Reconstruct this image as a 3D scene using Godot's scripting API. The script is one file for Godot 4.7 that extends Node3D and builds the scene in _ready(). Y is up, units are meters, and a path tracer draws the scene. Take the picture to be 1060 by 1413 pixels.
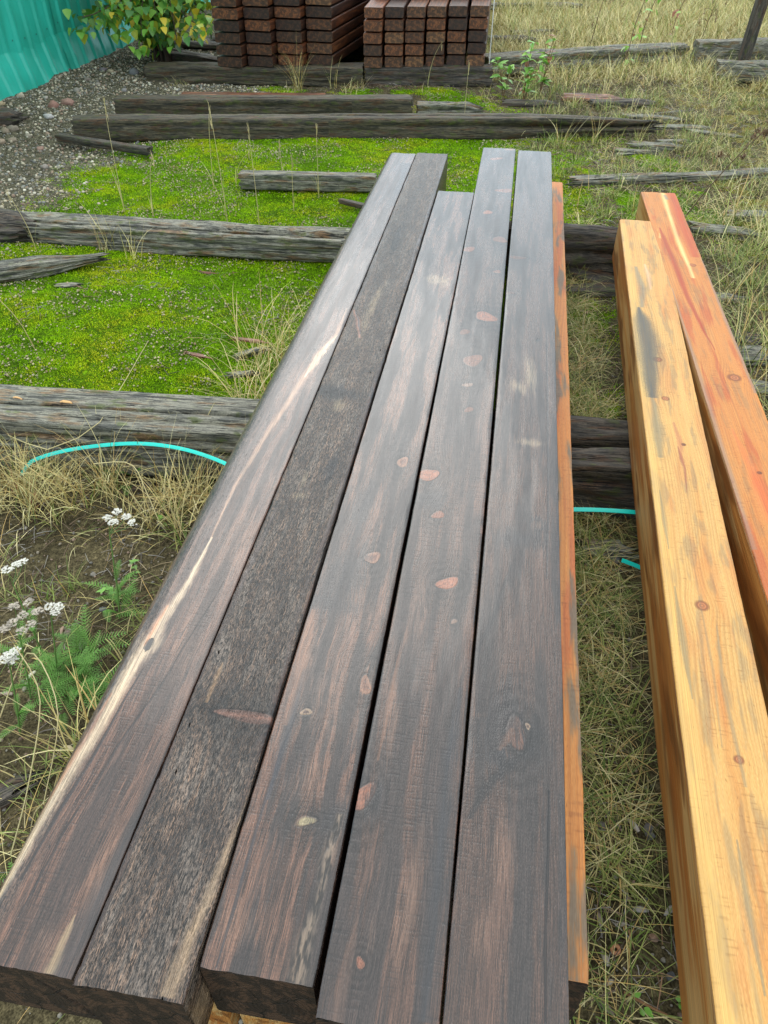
extends Node3D
# A timber yard: a pile of freshly treated dark timbers, two orange ones beside it, old sleepers in moss, stacks and a metal fence behind.

const FOCAL := 1060.0
const EYE := Vector3(0, 1.6, 0)
const PITCH := 41.0
const YAW := 8.98
var cam: Camera3D
var R := Vector3.RIGHT
var U := Vector3.UP
var F := Vector3.FORWARD
var taken := {}
var rng := RandomNumberGenerator.new()
var gnoise := FastNoiseLite.new()
var gnoise2 := FastNoiseLite.new()
var znoise := FastNoiseLite.new()
var M := {}
var jobs: Array = []
var maps: Array = []

func _ready() -> void:
	# ---- camera, sky, sun, exposure
	cam = Camera3D.new()
	cam.name = "camera"
	add_child(cam)
	cam.position = EYE
	cam.rotation_degrees = Vector3(-PITCH, YAW, 0)
	cam.fov = 67.37
	cam.near = 0.05
	cam.far = 400.0
	cam.current = true
	R = cam.basis.x
	U = cam.basis.y
	F = -cam.basis.z
	var sm := ProceduralSkyMaterial.new()
	sm.sky_top_color = Color(0.925, 0.945, 0.95)
	sm.sky_horizon_color = Color(0.77, 0.87, 0.935)
	sm.sky_curve = 0.35
	sm.ground_bottom_color = Color(0.30, 0.29, 0.25)
	sm.ground_horizon_color = Color(0.45, 0.45, 0.42)
	sm.sun_angle_max = 1.0
	sm.energy_multiplier = 1.0
	var sky := Sky.new()
	sky.sky_material = sm
	var env := Environment.new()
	env.background_mode = Environment.BG_SKY
	env.sky = sky
	env.background_energy_multiplier = 1.0
	env.tonemap_mode = Environment.TONE_MAPPER_LINEAR
	env.tonemap_exposure = 2.1
	env.sdfgi_enabled = true
	env.ssao_enabled = true
	env.ssil_enabled = true
	var we := WorldEnvironment.new()
	we.name = "environment"
	we.environment = env
	add_child(we)
	var sun := DirectionalLight3D.new()
	sun.name = "sun"
	add_child(sun)
	sun.light_energy = 0.15
	sun.light_color = Color(1.0, 0.985, 0.96)
	sun.light_angular_distance = 36.0
	sun.sky_mode = DirectionalLight3D.SKY_MODE_LIGHT_ONLY
	sun.shadow_enabled = true
	sun.look_at_from_position(Vector3(-2.2, 5.4, -7.4), Vector3(0, 0, -1.0))

	rng.seed = 11
	gnoise.seed = 3
	gnoise.frequency = 0.55
	gnoise.fractal_octaves = 3
	gnoise2.seed = 9
	gnoise2.frequency = 4.5
	gnoise2.fractal_octaves = 3
	znoise.seed = 21
	znoise.frequency = 1.1
	znoise.fractal_octaves = 5
	znoise.fractal_gain = 0.62

	plan_boards()
	make_textures()
	make_materials()
	build_ground()
	build_fence()
	build_logs()
	build_stacks()
	build_pile()
	build_orange()
	build_strap()
	build_stones()
	build_litter()
	build_twig_litter()
	build_moss()
	build_grass()
	build_plants()
	build_bush()

# ------------------------------------------------------------------ helpers
func P(px: float, py: float, h: float) -> Vector3:
	var d := F * FOCAL + R * (px - 530.0) - U * (py - 706.5)
	return EYE + d * ((h - EYE.y) / d.y)

func G(px: float, py: float) -> Vector3:
	var p := P(px, py, 0.0)
	p.y = gh(p.x, p.z)
	return p

func numbered(called: String) -> String:
	if not taken.has(called):
		taken[called] = 0
		return called
	taken[called] += 1
	return "%s_%03d" % [called, taken[called]]

func thing(called: String, label: String, category: String, at := Vector3.ZERO, turn := 0.0, group := "") -> Node3D:
	var o := Node3D.new()
	o.name = numbered(called)
	add_child(o)
	o.position = at
	o.rotation.y = turn
	tag(o, label, category, group)
	return o

func tag(o: Node, label: String, category: String, group := "", kind := "") -> void:
	if label: o.set_meta("label", label)
	if category: o.set_meta("category", category)
	if group: o.set_meta("group", group)
	if kind: o.set_meta("kind", kind)

func part(called: String, mesh: Mesh, parent: Node, mat: Material = null) -> MeshInstance3D:
	var o := MeshInstance3D.new()
	o.name = called if parent != self else numbered(called)
	o.mesh = mesh
	if mat: o.material_override = mat
	o.cast_shadow = GeometryInstance3D.SHADOW_CASTING_SETTING_ON
	parent.add_child(o, true)
	return o

func ss(a: float, b: float, x: float) -> float:
	var t := clampf((x - a) / (b - a), 0.0, 1.0)
	return t * t * (3.0 - 2.0 * t)

func lin(r: float, g: float, b: float) -> Color:
	return Color(r, g, b).linear_to_srgb()

# ------------------------------------------------------------------ ground shape and zones
func gravel_x(z: float) -> float:
	if z > -5.2: return lerpf(-2.75, -2.72, clampf((-3.5 - z) / 1.7, 0, 1))
	return lerpf(-2.72, -2.15, clampf((-5.2 - z) / 1.5, 0, 1))

func gh(x: float, z: float) -> float:
	var near := ss(-2.3, -1.6, z)
	var y := gnoise.get_noise_2d(x, z) * 0.035 + gnoise2.get_noise_2d(x, z) * 0.007
	y += ss(-2.9, -4.1, x) * 0.10 * ss(-4.0, -6.0, z)
	if x > -0.72 and x < 0.95 and z > -3.9: y = lerpf(y, minf(y, 0.012), 0.7)
	y *= 1.0 - 0.35 * near
	return y - 0.012

# weights: x moss, y gravel, z straw, w bare soil
func zone(x: float, z: float) -> Vector4:
	var n := znoise.get_noise_2d(x, z)
	var n2 := znoise.get_noise_2d(x * 3.1 + 40.0, z * 3.1)
	var gx := gravel_x(z)
	var gravel := ss(gx + 0.35, gx - 0.35, x + n * 0.55) * ss(-2.6, -3.6, z + n * 0.4)
	var moss := 0.0
	var m1 := ss(-1.85, -2.15, z) * ss(-6.9, -6.1, z)
	m1 *= ss(0.75, -0.1, x + n * 0.8)
	moss = m1 * clampf(0.93 + n * 0.7, 0.0, 1.0)
	var m2 := ss(0.0, 0.4, x) * ss(1.7, 0.6, x) * ss(-3.3, -4.4, z) * ss(-6.6, -5.4, z)
	moss = maxf(moss, m2 * ss(-0.22, 0.38, n + n2 * 0.5))
	var m3 := ss(-6.5, -6.9, z) * ss(-8.0, -7.2, z) * ss(0.3, -0.6, x)
	moss = maxf(moss, m3 * ss(-0.3, 0.3, n + n2 * 0.4) * 0.9)
	moss *= 1.0 - gravel
	var straw := ss(-7.6, -9.0, z + n) * ss(-2.6, -1.4, x) * (0.55 + 0.6 * ss(-0.25, 0.2, n2))
	straw = maxf(straw, ss(0.7, 1.6, x + n * 0.7) * 0.75 * ss(-0.35, 0.25, n2))
	straw *= 1.0 - moss
	var soil := clampf(1.0 - moss - gravel - straw, 0.0, 1.0)
	return Vector4(moss, gravel, straw, soil)

# ------------------------------------------------------------------ textures
func aniso(seed_: int, w: int, h: int, sx: int, sy: int, freq: float, oct := 3, gain := 0.5, kind := 0) -> PackedByteArray:
	var n := FastNoiseLite.new()
	n.seed = seed_
	n.frequency = freq
	n.fractal_octaves = oct
	n.fractal_gain = gain
	n.noise_type = FastNoiseLite.TYPE_SIMPLEX_SMOOTH if kind == 0 else FastNoiseLite.TYPE_CELLULAR
	var im := n.get_image(maxi(8, w / sx), maxi(8, h / sy), false, false, true)
	im.resize(w, h, Image.INTERPOLATE_CUBIC)
	im.convert(Image.FORMAT_L8)
	return im.get_data()

# Every board: x0..x1 across, z0 (near) .. z1 (far), features given in photo pixels and laid on the board's own plane.
func plan_boards() -> void:
	var T := 0.53
	# waney timber
	jobs.append({"style": "dark", "x0": -0.606, "x1": -0.438, "z0": -0.277, "z1": -3.712, "h": T, "seed": 5, "rough": 0.0, "saw": 0.8, "stain": 0.3, "pink": 0.7, "W": 256, "H": 2048,
		"wane": 0.30,
		"strokes": [
			{"p": [[-8, 1240], [23, 1180], [84, 1076], [137, 999], [184, 914], [203, 889], [218, 861], [260, 799], [290, 740]], "w": [0.006, 0.012, 0.015, 0.013, 0.015, 0.021, 0.012, 0.007, 0.002], "c": [206, 182, 150], "a": 0.95},
			{"p": [[60, 1120], [95, 1064], [130, 1008], [160, 955]], "w": [0.002, 0.006, 0.006, 0.002], "c": [170, 116, 88], "a": 0.55, "off": -0.011},
			{"p": [[200, 890], [212, 868], [232, 835]], "w": [0.003, 0.006, 0.002], "c": [196, 124, 84], "a": 0.6, "off": -0.004},
			{"p": [[288, 742], [320, 671], [359, 608], [399, 548], [438, 489], [465, 459], [478, 425]], "w": [0.002, 0.005, 0.006, 0.010, 0.016, 0.008, 0.002], "c": [190, 150, 120], "a": 0.72},
			{"p": [[415, 520], [432, 497], [446, 480], [462, 462]], "w": [0.002, 0.012, 0.012, 0.002], "c": [206, 180, 150], "a": 0.75, "off": 0.006},
			{"p": [[20, 1212], [70, 1122], [120, 1042], [160, 970], [190, 920]], "w": [0.002, 0.003, 0.003, 0.002, 0.001], "c": [22, 18, 18], "a": 0.9, "d": -0.5, "off": 0.008},
			{"p": [[0, 1260], [60, 1150], [130, 1040], [215, 920], [290, 800]], "w": [0.001, 0.002, 0.002, 0.0015, 0.001], "c": [18, 16, 17], "a": 0.7, "d": -0.35, "off": 0.026},
			{"p": [[92, 1350], [120, 1290], [180, 1180], [260, 1020], [330, 870]], "w": [0.016, 0.016, 0.014, 0.010, 0.003], "c": [44, 46, 50], "a": 0.6, "off": -0.012},
			{"p": [[88, 1352], [110, 1300], [125, 1265]], "w": [0.008, 0.006, 0.001], "c": [170, 146, 110], "a": 0.7, "off": -0.022},
			{"p": [[197.5, 899], [199.5, 895], [203, 889], [206, 883], [207.5, 880]], "w": [0.0008, 0.0052, 0.0066, 0.0052, 0.0008], "c": [9, 7, 7], "a": 1.6, "d": -1.0},
			{"p": [[558, 225], [552, 250], [545, 284]], "w": [0.045, 0.045, 0.040], "c": [34, 15, 11], "a": 0.85},
			],
		"knots": [[203, 889, 6, 4, "hole"], [443, 486, 6, 4, "eye"], [60, 1300, 26, 40, "pinkb"], [250, 900, 24, 60, "pinkb"], [150, 1200, 40, 70, "pinkb"], [330, 740, 24, 60, "pinkb"]]})
	# rough timber
	jobs.append({"style": "dark", "x0": -0.4365, "x1": -0.2915, "z0": -0.271, "z1": -3.720, "h": T, "seed": 17, "rough": 1.0, "saw": 0.1, "stain": 0.2, "pink": 0.12, "W": 256, "H": 2048,
		"strokes": [
			{"p": [[496, 468], [494, 445], [488, 428]], "w": [0.004, 0.009, 0.004], "c": [140, 92, 72], "a": 0.9, "d": -0.5},
			{"p": [[494, 462], [492, 445], [488, 430]], "w": [0.002, 0.003, 0.002], "c": [12, 9, 9], "a": 0.95, "d": -0.9, "off": 0.006},
			{"p": [[236, 1378], [262, 1310], [300, 1220], [345, 1110], [375, 1030]], "w": [0.016, 0.011, 0.008, 0.006, 0.002], "c": [176, 148, 116], "a": 0.72, "off": -0.004},
			{"p": [[420, 912], [455, 800], [490, 690], [520, 590]], "w": [0.008, 0.013, 0.013, 0.008], "c": [62, 48, 42], "a": 0.75, "off": -0.012},
			{"p": [[285, 970], [300, 935], [308, 915]], "w": [0.003, 0.005, 0.001], "c": [176, 138, 100], "a": 0.7},
			],
		"knots": [[340, 990, 42, 9, "sliver"], [548, 330, 5, 14, "dark"], [514, 425, 8, 38, "cream"], [469, 560, 9, 10, "cream"], [412, 686, 16, 10, "cream"], [420, 664, 6, 16, "cream"], [520, 330, 6, 30, "cream"], [448, 540, 60, 10, "blot"], [455, 650, 10, 20, "blot"], [226, 1078, 12, 14, "pinkb"]]})
	# short pinkish timber
	jobs.append({"style": "dark", "x0": -0.2885, "x1": -0.1385, "z0": -0.316, "z1": -3.245, "h": T, "seed": 29, "rough": 0.0, "saw": 0.7, "stain": 0.75, "pink": 0.85, "W": 256, "H": 2048,
		"strokes": [
			{"p": [[470, 1120], [452, 1180], [440, 1240], [420, 1300], [408, 1366]], "w": [0.006, 0.011, 0.007, 0.014, 0.018], "c": [86, 74, 62], "a": 0.95, "d": -0.35, "fib": 1.0},
			{"p": [[285, 1330], [320, 1215], [345, 1130], [372, 1050], [400, 980]], "w": [0.0012, 0.003, 0.0025, 0.003, 0.001], "c": [40, 40, 46], "a": 0.85, "d": -0.35, "off": 0.012},
			{"p": [[360, 1100], [378, 1040], [398, 975], [412, 920]], "w": [0.003, 0.008, 0.006, 0.001], "c": [42, 44, 52], "a": 0.7, "off": 0.01},
			{"p": [[404, 1000], [420, 930], [432, 880], [440, 840]], "w": [0.004, 0.016, 0.014, 0.004], "c": [146, 104, 80], "a": 0.55, "off": -0.012},
			],
		"knots": [[556, 636, 8, 7, "ring"], [514, 768, 10, 9, "ring"], [504, 944, 9, 12, "ring"], [422, 981, 8, 5, "eye"], [422, 1132, 13, 8, "pale"], [612, 500, 5, 4, "small"], [600, 384, 24, 7, "cream"], [462, 1128, 26, 30, "blot"], [470, 795, 40, 45, "blot"], [455, 830, 36, 16, "blot"], [500, 700, 14, 50, "blot"], [440, 960, 30, 60, "pinkb"], [508, 930, 14, 30, "pinkb"], [420, 1075, 30, 40, "pinkb"], [330, 1280, 40, 40, "pinkb"], [425, 900, 20, 60, "pinkb"]]})
	# knotty timber
	jobs.append({"style": "dark", "x0": -0.1395, "x1": 0.0115, "drift": 0.0095, "z0": -0.283, "z1": -3.858, "h": T, "seed": 41, "rough": 0.0, "saw": 1.0, "stain": 0.65, "pink": 0.35, "W": 256, "H": 2048,
		"strokes": [
			{"p": [[530, 1050], [548, 960], [560, 900]], "w": [0.002, 0.006, 0.002], "c": [122, 84, 62], "a": 0.6, "off": -0.01},
			{"p": [[600, 1413], [618, 1200], [632, 1050], [645, 950]], "w": [0.012, 0.014, 0.012, 0.004], "c": [36, 40, 46], "a": 0.65, "off": -0.012},
			{"p": [[460, 1413], [480, 1330], [495, 1260]], "w": [0.010, 0.008, 0.001], "c": [116, 86, 70], "a": 0.45},
			{"p": [[560, 1300], [575, 1200], [585, 1120]], "w": [0.006, 0.01, 0.002], "c": [104, 80, 66], "a": 0.4},
		],
		"knots": [[670, 437, 16, 6, "red"], [653, 497, 13, 8, "red"], [641, 458, 7, 4, "red"], [647, 565, 6, 4, "red"], [646, 531, 7, 3, "small"], [592, 656, 13, 9, "red"], [604, 711, 8, 6, "red"], [617, 805, 14, 9, "red"],
			[626, 858, 4, 4, "small"], [500, 1100, 15, 20, "big"], [497, 1330, 7, 8, "red"], [696, 263, 12, 3, "red"], [673, 293, 6, 3, "red"], [648, 344, 7, 4, "red"], [690, 331, 10, 4, "red"], [686, 375, 6, 2, "red"], [684, 219, 8, 2, "red"], [703, 206, 7, 2, "red"], [575, 850, 16, 70, "pinkb"], [545, 990, 12, 60, "pinkb"], [590, 690, 30, 16, "blot"], [520, 1100, 16, 40, "blot"], [560, 1250, 20, 80, "pinkb"], [510, 1300, 12, 50, "pinkb"]]})
	# swirl timber
	jobs.append({"style": "dark", "x0": 0.0235, "x1": 0.175, "z0": -0.255, "z1": -3.832, "h": T, "seed": 53, "rough": 0.1, "saw": 0.7, "stain": 0.8, "pink": 0.18, "W": 256, "H": 2048,
		"strokes": [
			{"p": [[648, 1130], [672, 1085], [700, 1060], [728, 1040], [742, 1010], [738, 985]], "w": [0.004, 0.010, 0.012, 0.012, 0.008, 0.003], "c": [16, 15, 17], "a": 0.8},
			{"p": [[716, 1046], [730, 1030], [734, 1005]], "w": [0.003, 0.008, 0.003], "c": [12, 11, 12], "a": 0.9},
			{"p": [[690, 1036], [700, 1022], [706, 1005]], "w": [0.003, 0.010, 0.003], "c": [110, 76, 58], "a": 0.6},
			{"p": [[668, 1413], [680, 1290], [705, 1160], [712, 1090]], "w": [0.010, 0.014, 0.010, 0.003], "c": [96, 70, 58], "a": 0.35},
			{"p": [[660, 900], [690, 830], [705, 780]], "w": [0.004, 0.008, 0.002], "c": [22, 22, 25], "a": 0.6},
			{"p": [[752, 1413], [752, 1290], [756, 1180], [757, 1090]], "w": [0.0012, 0.0014, 0.0012, 0.0006], "c": [16, 11, 10], "a": 0.95, "d": -0.9},
			{"p": [[763, 800], [764, 700], [762, 560], [760, 450]], "w": [0.002, 0.003, 0.003, 0.001], "c": [32, 33, 36], "a": 0.7, "d": -0.2, "off": -0.012},
			],
		"knots": [[712, 1014, 16, 20, "brown"], [728, 1004, 4, 4, "eye"], [714, 356, 14, 2, "red"], [703, 405, 8, 2, "red"], [742, 470, 2, 2, "dark"], [734, 520, 10, 26, "cream"], [715, 535, 12, 10, "cream"], [733, 612, 24, 6, "cream"], [715, 745, 34, 16, "blot"], [740, 725, 16, 10, "blot"], [737, 726, 10, 6, "pinkb"], [664, 988, 16, 8, "pinkb"], [735, 1030, 14, 40, "blot"], [690, 1050, 30, 14, "blot"], [668, 1290, 18, 40, "pinkb"], [700, 1180, 20, 60, "pinkb"], [690, 1000, 40, 60, "blot"]]})
	# orange timber under the pile, seen as a strip
	jobs.append({"style": "orange", "x0": 0.070, "x1": 0.232, "z0": -0.43, "z1": -3.95, "h": 0.365, "seed": 61, "W": 192, "H": 1024, "warm": 0.8, "blue": 0.9, "red": 0.4, "bands": [], "knots": []})
	# orange timber, nearer the pile (own axes, set in build_orange)
	jobs.append({"style": "orange", "seed": 71, "W": 256, "H": 1536, "warm": 0.08, "blue": 0.32, "red": 0.15, "len": 3.25, "wid": 0.165, "bands": [
			{"p": [[0.0, 0.07], [0.8, 0.08], [1.6, 0.07], [2.4, 0.08], [3.2, 0.09]], "w": [0.11, 0.12, 0.11, 0.10, 0.10], "c": [208, 172, 98], "a": 0.6},
			{"p": [[0.72, 0.17], [0.86, 0.15], [1.02, 0.14]], "w": [0.01, 0.05, 0.01], "c": [122, 112, 86], "a": 0.7},
			{"p": [[1.14, 0.13], [1.24, 0.12], [1.36, 0.11]], "w": [0.01, 0.035, 0.01], "c": [122, 112, 86], "a": 0.65},
			{"p": [[0.22, 0.44], [0.34, 0.42], [0.45, 0.42]], "w": [0.01, 0.045, 0.01], "c": [118, 112, 92], "a": 0.65},
			{"p": [[1.36, 0.52], [1.46, 0.55], [1.50, 0.53], [1.56, 0.5]], "w": [0.004, 0.02, 0.035, 0.006], "c": [128, 66, 48], "a": 0.7},
			{"p": [[1.50, 0.19], [1.62, 0.20], [1.75, 0.22], [1.83, 0.18]], "w": [0.05, 0.10, 0.06, 0.01], "c": [120, 112, 88], "a": 0.72},
			{"p": [[1.80, 0.20], [1.95, 0.22], [2.12, 0.26], [2.28, 0.22], [2.40, 0.18]], "w": [0.10, 0.17, 0.24, 0.19, 0.03], "c": [74, 74, 70], "a": 0.95},
			{"p": [[2.40, 0.25], [2.55, 0.32], [2.75, 0.24]], "w": [0.05, 0.09, 0.04], "c": [104, 108, 104], "a": 0.6},
			{"p": [[0.55, 0.60], [0.75, 0.55], [0.92, 0.60]], "w": [0.02, 0.03, 0.01], "c": [128, 118, 96], "a": 0.55},
			{"p": [[0.62, 0.42], [0.8, 0.46], [1.0, 0.44]], "w": [0.01, 0.02, 0.01], "c": [120, 110, 90], "a": 0.4},
			{"p": [[1.50, 0.52], [1.57, 0.55], [1.68, 0.50]], "w": [0.02, 0.05, 0.02], "c": [150, 84, 60], "a": 0.5},
			{"p": [[2.55, 0.50], [2.68, 0.50], [2.78, 0.46]], "w": [0.03, 0.06, 0.03], "c": [226, 178, 150], "a": 0.6}],
		"knots": [[0.97, 0.46, 0.013, "ok"], [2.03, 0.40, 0.013, "ok"], [1.80, 0.43, 0.010, "ok"], [1.57, 0.60, 0.006, "dk"], [0.60, 0.58, 0.008, "ok"]]})
	# orange timber with the red stripe
	jobs.append({"style": "orange", "seed": 83, "W": 256, "H": 1536, "warm": 0.7, "blue": 0.25, "red": 0.5, "len": 3.45, "wid": 0.16, "bands": [
			{"p": [[1.95, 0.50], [2.1, 0.40], [2.35, 0.30], [2.65, 0.27], [2.85, 0.22], [3.0, 0.20]], "w": [0.01, 0.035, 0.06, 0.09, 0.07, 0.02], "c": [148, 50, 24], "a": 0.8},
			{"p": [[2.7, 0.85], [3.0, 0.86], [3.45, 0.88]], "w": [0.10, 0.18, 0.14], "c": [166, 62, 26], "a": 0.75},
			{"p": [[2.5, 0.60], [2.85, 0.56], [3.1, 0.58], [3.45, 0.62]], "w": [0.05, 0.07, 0.06, 0.09], "c": [242, 206, 140], "a": 0.75},
			{"p": [[3.36, 0.68], [3.42, 0.66]], "w": [0.06, 0.06], "c": [110, 116, 112], "a": 0.7},
			{"p": [[1.0, 0.02], [1.6, 0.02], [2.4, 0.02]], "w": [0.05, 0.06, 0.02], "c": [130, 118, 116], "a": 0.55},
			{"p": [[1.7, 0.97], [2.2, 0.97], [2.7, 0.98]], "w": [0.04, 0.05, 0.02], "c": [120, 112, 120], "a": 0.55},
			{"p": [[1.1, 0.45], [1.3, 0.40], [1.5, 0.30]], "w": [0.12, 0.10, 0.02], "c": [214, 106, 50], "a": 0.5}],
		"knots": [[2.62, 0.70, 0.012, "ok"], [1.78, 0.68, 0.018, "big"], [1.30, 0.50, 0.006, "dk"]]})
	# weathered sleeper wood (tiles along)
	jobs.append({"style": "old", "seed": 95, "W": 512, "H": 1024, "tone": 0})
	jobs.append({"style": "old", "seed": 97, "W": 512, "H": 1024, "tone": 1})
	# dark treated wood and plain sawn wood for sides and ends
	jobs.append({"style": "tar", "seed": 103, "W": 512, "H": 512})
	jobs.append({"style": "tar", "seed": 151, "W": 512, "H": 512, "gap_shade": true})  # darkened version: gap shade put into the colour of the lower tops
	jobs.append({"style": "fresh", "seed": 107, "W": 384, "H": 768})
	jobs.append({"style": "rings", "seed": 161, "W": 320, "H": 320, "dark": true})
	jobs.append({"style": "rings", "seed": 167, "W": 320, "H": 320, "dark": false})
	jobs.append({"style": "ground", "seed": 113, "W": 1024, "H": 1136})
	jobs.append({"style": "grit", "seed": 127, "W": 512, "H": 512})

func make_textures() -> void:
	maps.resize(jobs.size())
	var id := WorkerThreadPool.add_group_task(run_job, jobs.size(), -1, true)
	WorkerThreadPool.wait_for_group_task_completion(id)

func run_job(i: int) -> void:
	var b: Dictionary = jobs[i]
	var out := {}
	match b.style:
		"dark": out = dark_board(b)
		"orange": out = orange_board(b)
		"old": out = old_wood(b)
		"tar": out = tar_wood(b)
		"fresh": out = fresh_wood(b)
		"rings": out = ring_wood(b)
		"ground": out = ground_maps(b)
		"grit": out = grit_maps(b)
	maps[i] = out

func tex(im: Image) -> ImageTexture:
	im.generate_mipmaps()
	return ImageTexture.create_from_image(im)

func pack(W: int, H: int, rgb: PackedByteArray, rough: PackedByteArray, hgt: PackedByteArray) -> Dictionary:
	return {"c": Image.create_from_data(W, H, false, Image.FORMAT_RGB8, rgb), "r": Image.create_from_data(W, H, false, Image.FORMAT_L8, rough), "h": Image.create_from_data(W, H, false, Image.FORMAT_L8, hgt)}

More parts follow.
